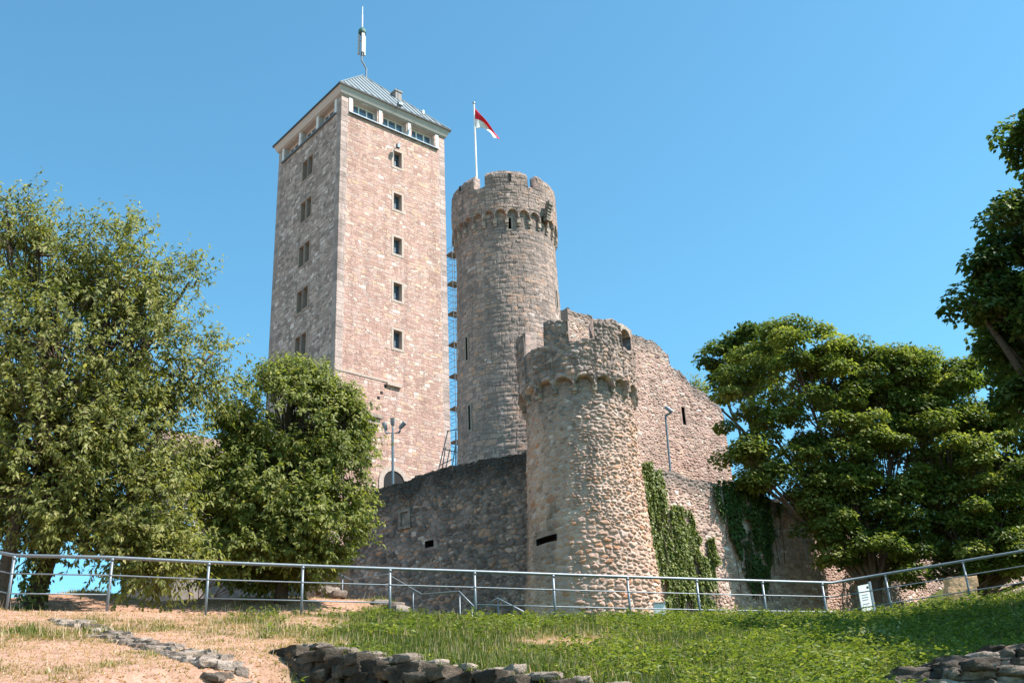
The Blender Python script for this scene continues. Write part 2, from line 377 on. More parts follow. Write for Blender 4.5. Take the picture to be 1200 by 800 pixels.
# ------------------------------------------------------------------ masonry helpers
def recess(name, mat, parent, c, r, n, w, h, depth, arch=False, frame=None, fw=.12, label=None):
    """an opening: a box sunk into the wall (r: along the wall, n: outwards), with an optional dressed surround"""
    c = np.array(c, float); m = MB(); q = 9
    if arch:
        out = [(-w/2, -h/2), (w/2, -h/2), (w/2, h/2-w/2)] + [(w/2*cos(a), h/2-w/2+w/2*sin(a)) for a in np.linspace(0, pi, q)[1:-1]] + [(-w/2, h/2-w/2)]
    else: out = [(-w/2, -h/2), (w/2, -h/2), (w/2, h/2), (-w/2, h/2)]
    k = len(out); A = [c+r*x+ZZ*z+n*.012 for x, z in out]; B = [p-n*depth for p in A]
    m.add(A+B, [(i, i+k, (i+1) % k+k, (i+1) % k) for i in range(k)] + [tuple(range(k, 2*k))])
    o = m.build(name, mat, parent)
    if frame:
        g = MB(); O2 = [(x*(1+2*fw/w), z+(fw if z > 0 else -fw)*1.) for x, z in out]
        Af = [c+r*x+ZZ*z+n*.03 for x, z in out]; Bf = [c+r*x+ZZ*z+n*.03 for x, z in O2]; Cf = [p-n*.1 for p in Bf]; Df = [p-n*.1 for p in Af]
        g.add(Af+Bf+Cf+Df, [(i, (i+1) % k, (i+1) % k+k, i+k) for i in range(k)]+[(i+k, (i+1) % k+k, (i+1) % k+2*k, i+2*k) for i in range(k)]+[(i, i+3*k, (i+1) % k+3*k, (i+1) % k) for i in range(k)])
        g.build('surround', frame, o)
    return o

def ring_tower(parent, name, mat, cxy, z0, z1, R, seed, nphi, dz, rh, rw, amp, zone, stain, holes=(), smooth=True, field=False):
    """a cylinder wall; R(z); phi = 0 faces the camera side, positive to the right"""
    ph = np.linspace(-pi, pi, nphi, endpoint=False); vs = np.arange(z0, z1+dz*.5, dz)
    PH, VV = np.meshgrid(ph, vs, indexing='ij'); Rm = R(VV); U = PH*R(np.full_like(VV, (z0+z1)/2))
    r1, r2, d, tl = (worley(U, VV, rw, rh, seed) if field else rubble(U, VV, rh, rw, seed)+(0.,))
    jt = 1-sstep(.002, .022, d)
    h = amp(PH, VV)*(sstep(.0, .035, d)*(.45+.75*r2+.55*tl)-.4 + 1.15*(fbm2(U*6, VV*8, seed+40, 5)-.5)) + .05*(fbm2(U*.7, VV*.7, seed+50, 3)-.5)
    for (a0, a1, b0, b1) in holes:
        h = np.where((PH > a0-.05) & (PH < a1+.05) & (VV > b0-.1) & (VV < b1+.1), -.005, h)
    Rr = Rm+h
    V = np.stack([cxy[0]+Rr*np.sin(PH), cxy[1]-Rr*np.cos(PH), VV], -1).reshape(-1, 3)
    Fc = grid_faces(nphi, len(vs), True)
    if holes:
        cP = (PH+pi/nphi).reshape(-1)[Fc[:, 0]]; cV = (VV+dz/2).reshape(-1)[Fc[:, 0]]; keep = np.ones(len(Fc), bool)
        for (a0, a1, b0, b1) in holes: keep &= ~((cP > a0) & (cP < a1) & (cV > b0) & (cV < b1))
        Fc = Fc[keep]
    return obj(name, V, Fc, mat, parent, None, {'rnd': r1.ravel(), 'joint': jt.ravel(), 'zone': zone(PH, VV).ravel(), 'stain': stain(PH, VV).ravel(),
               'muv': np.stack([U, VV, U*0], -1).reshape(-1, 3)}, smooth)

def ring_parapet(parent, mat, cxy, R1, R2, Rin, zb, rise, narch, aph, zt, merlons, mh, seed, amp, rh, rw, nphi=720, zone=0., stain=None, cap=.0, field=False, ragged=.05):
    """overhanging parapet: arched lower edge, crenellated top, inner face"""
    base = np.linspace(-pi, pi, nphi, endpoint=False)
    ex = []
    for a, b in merlons: ex += [a-.002, a+.002, b-.002, b+.002]
    ph = np.unique(np.concatenate([base, np.array(ex)])); n = len(ph)
    mer = np.zeros(n, bool)
    for a, b in merlons: mer |= (ph > a) & (ph < b)
    ztop = zt + np.where(mer, mh*(1+ragged*(noise2(ph*5, ph*0, seed+1)-.6)), 0)+(.05+ragged*.25)*(noise2(ph*14, ph*0, seed)-.5)
    k = (ph-aph)/(2*pi)*narch; fr = np.abs(k-np.round(k))*2          # 0 at a springer, 1 at the crown
    zl = zb + rise*np.sqrt(np.clip(1-(1-np.clip(fr/.92, 0, 1))**2, 0, 1)) * (fr > .14)
    nv = 64; cols = []
    s = np.linspace(0, 1, nv)
    Vv = zl[:, None]+(ztop-zl)[:, None]*s[None]; PH = np.repeat(ph[:, None], nv, 1); U = PH*R2
    r1, r2, d, tl = (worley(U, Vv, rw, rh, seed) if field else rubble(U, Vv, rh, rw, seed)+(0.,)); jt = 1-sstep(.002, .022, d)
    h = amp*(sstep(0, .035, d)*(.45+.75*r2+.55*tl)-.4+1.15*(fbm2(U*6, Vv*8, seed+40, 5)-.5)) + .04*(fbm2(U*.8, Vv*.8, seed+50, 3)-.5)
    capin = np.where(s[None] > .9, (s[None]-.9)*10*cap, 0)*mer[:, None]
    Ro = R2+h-capin
    def ring(R, Z): return np.stack([cxy[0]+R*np.sin(ph), cxy[1]-R*np.cos(ph), Z], -1)
    outer = np.stack([cxy[0]+Ro*np.sin(PH), cxy[1]-Ro*np.cos(PH), Vv], -1)
    inner0 = ring(R1-.1, zl)[:, None]; it = ring(Rin, ztop+.02)[:, None]; ib = ring(Rin, np.full(n, zt-1.2))[:, None]
    V = np.concatenate([inner0, outer, outer[:, -1:], it, ib], 1); nv2 = nv+4
    pad = lambda A: np.concatenate([A[:, :1], A, A[:, -1:], A[:, -1:], A[:, -1:]], 1)
    flat = np.zeros((n, nv2)); flat[:, nv+1:] = 1
    z_ = pad(np.full_like(Vv, zone) if np.isscalar(zone) else zone(PH, Vv)); st = pad(stain(PH, Vv) if stain else Vv*0)
    return obj('parapet', V.reshape(-1, 3), grid_faces(n, nv2, True), mat, parent, None, {'rnd': pad(r1).ravel(), 'joint': pad(jt).ravel(), 'zone': z_.ravel(), 'stain': st.ravel(), 'flat': flat.ravel(),
               'muv': np.stack([pad(U), pad(Vv), pad(U)*0], -1).reshape(-1, 3)})

def wall_slab(name, label, mat, p0, dirv, inv, L, zb, top, thick, seed, du, rh, rw, amp, zone, stain, holes=(), parent=None, batter=0., ends=True, field=False):
    """a straight wall with a ragged top: p0 + u*dirv along its outer face, top(u) its height, thickness behind"""
    us = np.arange(0, L+du/2, du); T = top(us); nv = int((T.max()-zb)/du)+2
    VV = np.minimum(zb+np.arange(nv)[None]*du, T[:, None]); U = np.repeat(us[:, None], nv, 1)
    r1, r2, d, tl = (worley(U, VV, rw, rh, seed) if field else rubble(U, VV, rh, rw, seed, .13)+(0.,)); jt = 1-sstep(.002, .022, d)
    h = amp*(sstep(0, .035, d)*(.4+.75*r2+.5*tl)-.4+1.1*(fbm2(U*6, VV*8, seed+40, 5)-.5)) + .1*(fbm2(U*.5, VV*.5, seed+50, 3)-.5)
    h = h - batter*(VV-zb)
    for (a0, a1, b0, b1) in holes: h = np.where((U > a0-.15) & (U < a1+.15) & (VV > b0-.15) & (VV < b1+.15), 0., h)
    P = np.array([p0[0], p0[1], 0.])[None, None] + np.array([dirv[0], dirv[1], 0.])*U[..., None] - np.array([inv[0], inv[1], 0.])*h[..., None]
    P[..., 2] += VV
    bt = P[:, -1]+np.array([inv[0], inv[1], 0.])*thick*.5+ZZ*(.06*rng.normal(size=(len(us), 1))); tt = P[:, -1]+np.array([inv[0], inv[1], 0.])*thick; tb = tt.copy(); tb[:, 2] = zb
    V = np.concatenate([P, bt[:, None], tt[:, None], tb[:, None]], 1); nv2 = nv+3
    pad = lambda A: np.concatenate([A, A[:, -1:], A[:, -1:], A[:, -1:]], 1)
    Fc = grid_faces(len(us), nv2)
    if holes:
        cU = pad(U).reshape(-1)[Fc].mean(1); cV = pad(VV).reshape(-1)[Fc].mean(1); keep = np.ones(len(Fc), bool)
        for (a0, a1, b0, b1) in holes: keep &= ~((cU > a0) & (cU < a1) & (cV > b0) & (cV < b1))
        Fc = Fc[keep]
    fl = Fc.tolist()
    if ends: fl += [tuple(range(nv2))[::-1], tuple(range((len(us)-1)*nv2, len(us)*nv2))]
    if ends is False: fl = fl
    org = np.array([p0[0], p0[1], zb])
    return obj(name, V.reshape(-1, 3), fl if ends else Fc, mat, parent, None if parent else org, {'rnd': pad(r1).ravel(), 'joint': pad(jt).ravel(), 'zone': pad(zone(U, VV)).ravel(), 'stain': pad(stain(U, VV)).ravel()}, False)

# ------------------------------------------------------------------ square tower
SW = 9.0; SC = np.array([-11.2014, 62.1106, 0.])
Z0, ZW, ZE, OH = 9.5, 48.18+EZ, 48.73+EZ, .36
ZS = 46.77+EZ
def sqp(u, l, z): return SC+DR*u+DL*l+ZZ*z
t_sq = thing('square_tower', 'tall square sandstone tower with grey hipped metal roof and top row of windows', 'tower', sqp(SW/2, SW/2, Z0))
def flat_face(o, r, n, width, holes):
    us = {0., .55, width-.55, width}; vs = {Z0, ZW}
    for u0, u1, v0, v1 in holes: us |= {u0, u1}; vs |= {v0, v1}
    us = np.array(sorted(us)); vs = np.array(sorted(vs)); U, VV = np.meshgrid(us, vs, indexing='ij')
    V = (o[None, None]+r*U[..., None]); V[..., 2] += VV; V = V.reshape(-1, 3); Fc = grid_faces(len(us), len(vs))
    cU = U.reshape(-1)[Fc].mean(1); cV = VV.reshape(-1)[Fc].mean(1); keep = np.ones(len(Fc), bool)
    for u0, u1, v0, v1 in holes: keep &= ~((cU > u0) & (cU < u1) & (cV > v0) & (cV < v1))
    return V, Fc[keep], np.stack([U, VV, U*0], -1).reshape(-1, 3)
small = []                                             # small windows of the lit face
for k in range(5):
    zc_ = 44.44+EZ-k*3.5642; small.append((SW*.53-.34, SW*.53+.34, zc_-.66, zc_+.66))
slots = []
for pxs in (((357.5, 200), (364.3, 193.5)), ((355, 249), (362, 243)), ((353, 301), (360, 295)), ((350.8, 354), (357.6, 348.5)), ((348.7, 408), (355.4, 403.5))):
    for (px, py) in pxs:
        P = on_plane(px, py, SC, AL-pi/2); l = (P-SC) @ DL; slots.append((l, P[2]))
lm = np.mean([s[0] for s in slots[0::2]]), np.mean([s[0] for s in slots[1::2]])
slots = [((lm[i % 2])-.3, (lm[i % 2])+.3, z-.8, z+.8) for i, (l, z) in enumerate(slots)]
bel = [(.98+k*2.52, .98+k*2.52+2.02, ZS+.06, ZS+1.2) for k in range(3)]       # belvedere openings
door = (SW*.33-.75, SW*.33+.75, Z0, 22.0)
def top_face(name, o, r, holes, mat):
    V, Fc, uv = flat_face(o, r, None, SW, holes); return V, Fc, uv
parts = []
V1, F1, u1 = flat_face(SC, DR, None, SW, small+bel); V2, F2, u2 = flat_face(SC, DL, None, SW, slots+bel)
V3, F3, u3 = flat_face(SC+DR*SW, DL, None, SW, []); V4, F4, u4 = flat_face(SC+DL*SW, DR, None, SW, [])
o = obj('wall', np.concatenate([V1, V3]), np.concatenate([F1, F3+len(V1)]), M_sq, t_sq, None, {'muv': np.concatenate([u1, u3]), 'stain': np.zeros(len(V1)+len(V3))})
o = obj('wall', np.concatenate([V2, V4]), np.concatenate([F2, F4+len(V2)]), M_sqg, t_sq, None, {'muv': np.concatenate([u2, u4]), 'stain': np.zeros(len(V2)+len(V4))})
o['label'] = 'left side with its shade painted in as greyer stone'
def window(hole, o, r, n, lites, rows, depth, mw=.045, surround=None):
    u0, u1, v0, v1 = hole; c = o+r*(u0+u1)/2+ZZ*(v0+v1)/2; w = u1-u0; h = v1-v0; m = MB()
    A = [o+r*a+ZZ*b for a, b in ((u0, v0), (u1, v0), (u1, v1), (u0, v1))]; B = [p-n*depth for p in A]
    m.add(A+B, [(i, i+4, (i+1) % 4+4, (i+1) % 4) for i in range(4)])
    f = m.build('window', surround or M_corn, t_sq)
    g = MB(); b = c-n*(depth-.04)
    for k in range(lites+1): g.box(b+r*(-w/2+w*k/lites)+(r*mw*(1 if k == 0 else -1 if k == lites else 0)), r*mw, n*.035, ZZ*h/2)
    for k in range(rows+1): g.box(b+ZZ*(-h/2+h*k/rows+(mw if k == 0 else -mw if k == rows else 0)), r*w/2, n*(.028 if 0 < k < rows else .037), ZZ*mw*(.5 if 0 < k < rows else 1))
    g.build('frame', M_frame if not surround else M_grey, f)
    q = MB(); q.add([c-n*depth+r*a*w/2+ZZ*d*h/2 for a, d in ((-1, -1), (1, -1), (1, 1), (-1, 1))], [(0, 1, 2, 3)]); q.build('pane', M_glass, f)
    if surround:
        g = MB(); s_ = .17
        g.box(c+ZZ*(h/2+s_/2)+n*.0, r*(w/2+s_), n*.02, ZZ*s_/2); g.box(c-ZZ*(h/2+s_/2), r*(w/2+s_), n*.024, ZZ*s_/2)
        for sg in (-1, 1): g.box(c+r*sg*(w/2+s_/2), r*s_/2, n*.017, ZZ*h/2)
        g.build('surround', surround, f)
NR = -DL; NL = -DR                                     # outward normals of the two visible faces
for hck in small: window(hck, SC, DR, NR, 2, 3, .42, .035, M_pale)
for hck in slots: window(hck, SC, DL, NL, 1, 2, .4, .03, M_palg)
for hck in bel:
    window(hck, SC, DR, NR, 3, 1, .45, .05); window(hck, SC, DL, NL, 3, 1, .45, .05)
for (oo, r, n) in ((SC, DR, NR), (SC, DL, NL)):
    for k in range(4):                                 # rendered piers between the belvedere windows
        u = (.73, 3.25, 5.77, 8.29)[k]; m = MB(); m.box(oo+r*u+ZZ*(ZS+.66)+n*.02, r*.13, n*.03, ZZ*.6); m.build('pier', M_frame, t_sq)
m = MB()
for (oo, r, n) in ((SC, DR, NR), (SC, DL, NL)): m.box(oo+r*(SW/2)+ZZ*(ZS)+n*.06, r*(SW/2-.62), n*.1, ZZ*.045)
m.build('sill', M_grey, t_sq)
def sqring(prof):                                      # horizontal mouldings: (offset, z) profile round the square
    V = [sqp(a*(SW+2*q)-q, b*(SW+2*q)-q, z) for q, z in prof for a, b in ((0, 0), (1, 0), (1, 1), (0, 1))]
    return V, [(j*4+i, j*4+(i+1) % 4, (j+1)*4+(i+1) % 4, (j+1)*4+i) for j in range(len(prof)-1) for i in range(4)]
zc0 = ZS+1.26
V, Fc = sqring([(.005, zc0), (.06, zc0), (.06, zc0+.12), (.1, zc0+.125), (.1, zc0+.2), (.12, ZW-.06), (.2, ZW+.12), (.3, ZE-.14), (OH-.03, ZE-.1), (-.4, ZE-.09)]); obj('cornice', V, Fc, M_corn, t_sq)
m = MB(); m.box(SC+DR*2.6+ZZ*28.58+NR*.01, DR*2.55, NR*.025, ZZ*.07); m.build('string_course', M_pale, t_sq)
V, Fc = sqring([(OH-.05, ZE-.1), (OH+.04, ZE-.1), (OH+.06, ZE+.03), (OH-.05, ZE+.05)]); obj('gutter', V, Fc, M_roofe, t_sq)
AP = sqp(SW/2, SW/2, 0)+ZZ*(55.24+EZ-.55)
q = OH; cor = [sqp(-q, -q, ZE+.03), sqp(SW+q, -q, ZE+.03), sqp(SW+q, SW+q, ZE+.03), sqp(-q, SW+q, ZE+.03)]
m = MB(); m.add(cor+[AP], [(0, 1, 4), (1, 2, 4), (2, 3, 4), (3, 0, 4)])
for s_ in range(4):                                    # standing seams and hips
    a, b = cor[s_], cor[(s_+1) % 4]; nn = np.cross(b-a, AP-a); nn /= np.linalg.norm(nn); nn = nn if nn[2] > 0 else -nn
    e = (b-a)/np.linalg.norm(b-a); Ln = np.linalg.norm(b-a); ap = (AP-a) @ e
    for k in range(1, 17):
        u = Ln*k/17; f = min(u/ap, (Ln-u)/(Ln-ap)); lo = a+e*u; hi = lo+(AP-(a+e*ap))*f
        m.box((lo+hi)/2+nn*.02, e*.018, nn*.03, (hi-lo)/2)
    m.tube([a+nn*.02, AP+nn*.02], .05, 6)
rf = m.build('roof', M_roofm, t_sq)
m = MB(); pc = sqp(6.1, 2.1, 0); zc_ = 52.7
m.box(pc+ZZ*(zc_), DR*.28, DL*.28, ZZ*1.1); m.box(pc+ZZ*(zc_+1.13), DR*.34, DL*.34, ZZ*.06); m.build('chimney', M_sqg, rf)
m = MB()                                               # the bent mast with panel aerials on the roof
pA = AP+ZZ*-.1; m.tube([pA+DR*.35, pA+DR*.35+ZZ*.9, pA+ZZ*1.5-DR*.1, pA+ZZ*2.2-DR*.1], .07, 8); ant = thing('antenna_mast', 'white rod antenna with panel aerials on the tip of the hipped roof', 'antenna', pA)
m.build('bracket', M_steel, ant); pB = pA-DR*.1
m = MB(); m.lathe(pB, [(.1, 2.), (.1, 4.7)], 10); m.build('mast', M_grey, ant)
for k in range(3):
    a = 2*pi*k/3+.5; m = MB(); d = np.array([sin(a), -cos(a), 0]); e = np.array([cos(a), sin(a), 0]); m.box(pB+d*.25+ZZ*3.1, d*.07, e*.12, ZZ*.95); m.box(pB+d*.16+ZZ*3.5, d*.06, e*.03, ZZ*.03); m.build('panel_aerial', M_grey2, ant)
m = MB(); m.lathe(pB, [(.3, 4.2), (.32, 4.3), (.3, 4.5), (.17, 4.7), (.06, 4.85)], 14); m.build('cap', M_green, ant)
top = on_plane(427.5, 9, AP, pi/2); hz = top[2]-(pA[2]+4.8)
m = MB(); m.lathe(pB+ZZ*4.85, [(.06, 0), (.055, hz*.6), (.04, hz*.62), (.035, hz)], 8); m.build('rod', M_white, ant)
# things hanging from the eaves on the lit side
m = MB(); e0 = sqp(6.35, -OH, ZE-.05); m.tube([e0, e0+NR*.6-ZZ*.05], .035, 6); m.box(e0+NR*.62+ZZ*.02, DR*.07, NR*.08, ZZ*.16); m.build('eaves_bracket', M_white, t_sq)
e0 = sqp(4.35, -OH, ZE-.16); m = MB(); m.tube([e0, e0+NR*.5+ZZ*.04], .035, 6); m.box(e0+NR*.55, DR*.18, NR*.14, ZZ*.1); m.build('eaves_lamp', M_grey, t_sq)
e0 = sqp(SW*.5, 0, 45.25+EZ); m = MB(); m.tube([e0, e0+NR*.4-ZZ*.02], .03, 6); m.box(e0+NR*.45+ZZ*.0, DR*.12, NR*.12, ZZ*.16); m.build('wall_lamp', M_grey, t_sq)
m = MB(); m.tube([sqp(5.2, .6, ZE+.5), sqp(5.2, .6, ZE+2.6)], .025, 5); m.build('lightning_rod', M_grey, rf)
# stone ledge, putlog holes, the doorway and the corbelled bay low on the lit face
P = on_plane(461, 451.5, SC, AL); m = MB(); m.box(P, DR*.55, NR*.16, ZZ*.1); m.build('ledge', M_pale, t_sq)
for (px, py) in ((451.5, 452), (447, 460), (443.5, 466), (435, 474)):
    P = on_plane(px, py, SC, AL); m = MB(); m.box(P, DR*.1, NR*.012, ZZ*.1); m.build('putlog_hole', M_black, t_sq)
P = on_plane(461.5, 566, SC, AL)
q = [(.8*cos(a), .8*sin(a)) for a in np.linspace(0, pi, 11)]
m = MB(); A = [P+DR*x+ZZ*z+NR*.06 for x, z in [(.8, -3)]+q+[(-.8, -3)]]; B = [P+DR*x*1.42+ZZ*(z*1.42 if z > 0 else z)+NR*.06 for x, z in [(.8, -3)]+q+[(-.8, -3)]]; k = len(A)
Bb = [p-NR*.2 for p in B]
m.add(A+B+Bb, [(i, i+1, k+i+1, k+i) for i in range(k-1)]+[(k+i, k+i+1, 2*k+i+1, 2*k+i) for i in range(k-1)]); dr_ = m.build('doorway', M_pale, t_sq)
m = MB(); m.add([p-NR*.045 for p in A], [tuple(range(k))]); m.build('opening_dark', M_black, dr_)  # flat black sheet painted as the darkness inside the open doorway
P1 = on_plane(408, 484, SC, AL); P2 = on_plane(439, 496, SC, AL); u0 = (P1-SC) @ DR; u1 = (P2-SC) @ DR; zt_ = (P1[2]+P2[2])/2
m = MB()
for k, (dn, dz, hh) in enumerate(((.95, 0, .12), (.8, -.32, .2), (.6, -.72, .2), (.4, -1.12, .2), (.25, -1.5, .18))):
    ua = max(0.15, u0); m.box(SC+DR*(ua+u1-.12*k)/2+ZZ*(zt_+dz)+NR*dn/2, DR*(u1-.12*k-ua)/2, NR*dn/2, ZZ*hh)
m.build('corbelled_bay', M_block2, t_sq)

# ------------------------------------------------------------------ round tower
RC = np.array([-.05, 52.8]); 
def solve_R(pxl, pxr, py, c):                          # radius seen between two edge pixels
    a, b = at(pxl, py, c[1]), at(pxr, py, c[1]); return (b[0]-a[0])/2*.995
RT_R1 = solve_R(532.5, 654, 300, RC); 
zt_floor = at(590, 217, RC[1]-RT_R1)[2]; z_arch = at(590, 256, RC[1]-RT_R1)[2]; z_mer = at(597, 199, RC[1]-RT_R1)[2]
cA = at((529+651)/2, 240, RC[1]); RC[0] = cA[0]
RT_R2 = solve_R(529, 651, 240, RC); RT_R1 = RT_R2-.2
t_rd = thing('round_tower', 'tall grey round stone tower with battlements and red and white flag on top', 'tower', (RC[0], RC[1], 17.))
hs = []
def phi_of(px, py, c, R):
    d = ray(px, py); lo = EYE.copy(); a = d[0]**2+d[1]**2; b = 2*(d[0]*(lo[0]-c[0])+d[1]*(lo[1]-c[1])); cc = (lo[0]-c[0])**2+(lo[1]-c[1])**2-R*R
    t = (-b-math.sqrt(max(b*b-4*a*cc, 0)))/(2*a); p = lo+t*d; return math.atan2(p[0]-c[0], -(p[1]-c[1])), p
sl = []
for (px, py, hh) in ((549, 409, 1.35), (553.5, 490, 1.35), (651.3, 351, 1.15), (597.2, 262, .75)):
    a, p = phi_of(px, py, RC, RT_R1); w = .12/RT_R1; sl.append((a, p, hh)); hs.append((a-w*.75, a+w*.75, p[2]-hh/2, p[2]+hh/2))
ring_tower(t_rd, 'wall', M_round, RC, 12., z_arch+.9, lambda z: RT_R1+.018*np.clip(30-z, 0, 20), 21, 600, .06, .26, .5, lambda p, z: .035+0*z, lambda p, z: 0*z, lambda p, z: .35*sstep(24, 31, z)*fbm2(p*3, z*.6, 4)*(1-sstep(-1.2, .5, p)*.3), holes=hs)
for a, p, hh in sl:
    n = np.array([sin(a), -cos(a), 0]); r = np.array([cos(a), sin(a), 0]); c = np.array([RC[0], RC[1], 0])+n*(RT_R1+.018*max(30-p[2], 0))+ZZ*p[2]
    recess('loophole', M_black, t_rd, c, r, n, .16, hh-.06, .5, False, M_palg, .11)
mer = []
for k in range(6):
    a = radians(-19+60*k); b = a+radians(47)
    for q_ in (-2*pi, 0):
        if -pi < a+q_ < pi-1e-3: mer.append((a+q_, min(b+q_, pi)))
        if a+q_ < -pi < b+q_: mer.append((-pi, b+q_))
ring_parapet(t_rd, M_round, RC, RT_R1, RT_R2, RT_R2-.62, z_arch, .55, 28, radians(3.), zt_floor, mer, z_mer-zt_floor, 33, .035, .26, .5, 900, 0., lambda p, z: .45*sstep(z_arch+1, zt_floor+1, z)*fbm2(p*3, z*.8, 14), .18)
for k in range(28):
    a = radians(3.)+2*pi*k/28; n = np.array([sin(a), -cos(a), 0]); r = np.array([cos(a), sin(a), 0]); c = np.array([RC[0], RC[1], 0])
    m = MB(); m.box(c+n*(RT_R1+.06)+ZZ*(z_arch-.1), r*.09, n*.1, ZZ*.16); m.box(c+n*(RT_R1+.02)+ZZ*(z_arch-.33), r*.08, n*.07, ZZ*.075); m.build('corbel', M_block2, t_rd)
for (px, py) in ((597.3, 208), (539.5, 223)):
    a, p = phi_of(px, py, RC, RT_R2); n = np.array([sin(a), -cos(a), 0]); r = np.array([cos(a), sin(a), 0]); recess('loophole', M_black, t_rd, np.array([RC[0], RC[1], p[2]])+n*(RT_R2+.03), r, n, .13, .5, .02)
a, p = phi_of(640, 243, RC, RT_R2+.1); n = np.array([sin(a), -cos(a), 0]); r = np.array([cos(a), sin(a), 0]); m = MB()
for k in range(6):
    tt = k/5; m.box(p+n*(.25*tt**1.5)+ZZ*(-.75+.85*tt), r*.16, n*.13, ZZ*.13)
m.build('stone_spout', M_block, t_rd)
# flagpole and flag
PB = at(558.7, 203, RC[1]-.8); PT = at(555, 122, RC[1]-.8); PB[0] = PT[0] = (PB[0]+PT[0])/2; PB[2] = zt_floor-1
fp = thing('flagpole', 'white flagpole rising behind the round tower battlements', 'flagpole', PB)
m = MB(); m.tube([PB, PB*.4+PT*.6, PT], [.06, .055, .045], 8); m.build('pole', M_white, fp); m = MB(); m.lathe(PT, [(.05, 0), (.09, .04), (.08, .1), (.02, .14)], 10); m.build('finial', M_steel, fp)
gs = np.linspace(0, 1, 34); gt = np.linspace(0, 1, 16); px = .0211*RC[1]/22.3*.78
Yf = PT[1]; c0 = at(556.5, 127.5, Yf); S, T = np.meshgrid(gs, gt, indexing='ij')
def bez(s, *P): P = [np.array(p, float) for p in P]; return (1-s)[..., None]**2*P[0]+2*(s*(1-s))[..., None]*P[1]+(s**2)[..., None]*P[2]
tp = bez(gs, (556.3, 127), (567, 137), (586, 163)); bt = bez(gs, (557, 152), (571, 145), (578, 163))
uvp = tp[:, None]*(1-gt)[None, :, None]+bt[:, None]*gt[None, :, None]
uvp[..., 1] += 1.3*np.sin(S*9+T*3)*S
V = np.array([[at(uvp[i, j, 0], uvp[i, j, 1], Yf-.55*sin(gs[i]*5.5+gt[j]*2.5)*gs[i]**.6+.5*gs[i]) for j in range(16)] for i in range(34)]).reshape(-1, 3)
t = NT('red_white_flag_cloth'); st = t.math('LESS_THAN', t.attr('band'), .5); t.fin(t.mix(st, (.8, .8, .8), (.66, .03, .05)), .8, .2)
tr = t.n('BsdfTranslucent', {0: t.mix(st, (.8, .8, .8), (.66, .03, .05))}); mx = t.n('MixShader', {0: .3, 1: t.b.outputs[0], 2: tr.outputs[0]}); t.t.links.new(mx.outputs[0], t.out.inputs[0])
fo = obj('flag', V, grid_faces(34, 16), t.m, None, c0, {'band': T.ravel()}, True); tag(fo, 'red over white flag drooping from the pole above the round tower', 'flag')
sm = fo.modifiers.new('Solidify', 'SOLIDIFY'); sm.thickness = .012

# ------------------------------------------------------------------ corner tower in front
def TR(z): return np.interp(z, [6, 8.5, 11, 14, 17.6, 22], [2.78, 2.6, 2.36, 2.2, 2.08, 2.06])
zc_arch = at(690, 450, TC[1]-2.2)[2]; zc_floor = at(640, 402, TC[1]-2.2)[2]; zc_mer = at(645, 374, TC[1]-2.2)[2]
R2c = 2.36
t_ct = thing('corner_tower', 'squat round rubble tower with broken battlements and ochre base behind the railing', 'tower', (TC[0], TC[1], 6.))
hs = []
a1, p1 = phi_of(637.5, 631.5, TC, 2.45); hs.append((a1-.23, a1+.2, p1[2]-.12, p1[2]+.12))
def czone(p, z): return np.clip(sstep(17.6, 12.6, z+3.2*(fbm2(p*2.2, z*.5, 77, 4)-.5)-1.6*sstep(.1, 1.3, p)-.8*sstep(-.5, -1.2, p))+.35*sstep(-.6, -1.1, p)*(noise2(p*6, z*1.5, 5)), 0, 1)
ring_tower(t_ct, 'wall', M_tower, TC, 5.6, zc_arch+.45, TR, 41, 740, .023, .165, .33, lambda p, z: .052+.02*sstep(-.6, .45, p), czone, lambda p, z: .5*sstep(15., 18, z)*fbm2(p*3, z, 6)*(1-.4*sstep(.4, 1, p))+.45*sstep(.52, .68, fbm2(p*2.5, z*.45, 91, 4))*sstep(.5, -.2, p)*sstep(8.5, 11, z), holes=hs, smooth=False, field=True)
n = np.array([sin(a1), -cos(a1), 0]); r = np.array([cos(a1), sin(a1), 0]); recess('loophole', M_black, t_ct, np.array([TC[0], TC[1], p1[2]])+n*(TR(p1[2])-.01), r, n, 1.0, .22, .4)
d2 = lambda a: radians(a)
mer = [(d2(-103), d2(-60)), (d2(-33), d2(-8.5)), (d2(16), d2(47)), (d2(68), d2(105))]
ring_parapet(t_ct, M_tower, TC, 2.1, R2c, R2c-.55, zc_arch-.1, .42, 18, radians(-27), zc_floor, mer, zc_mer-zc_floor, 43, .085, .22, .36, 760, lambda p, z: .18*sstep(-.2, .8, p), lambda p, z: .55*sstep(zc_arch+.3, zc_floor+.6, z)*fbm2(p*3, z, 16)+.12*sstep(.2, -.5, p), field=True, ragged=.3)
for k in range(18):
    a = radians(-27)+2*pi*k/18; n = np.array([sin(a), -cos(a), 0]); r = np.array([cos(a), sin(a), 0]); c = np.array([TC[0], TC[1], 0])
    m = MB(); m.box(c+n*2.16+ZZ*(zc_arch-.13), r*.085, n*.11, ZZ*.11); m.box(c+n*2.08+ZZ*(zc_arch-.27), r*.07, n*.07, ZZ*.05); m.build('corbel', M_block2 if k % 3 else M_block, t_ct)
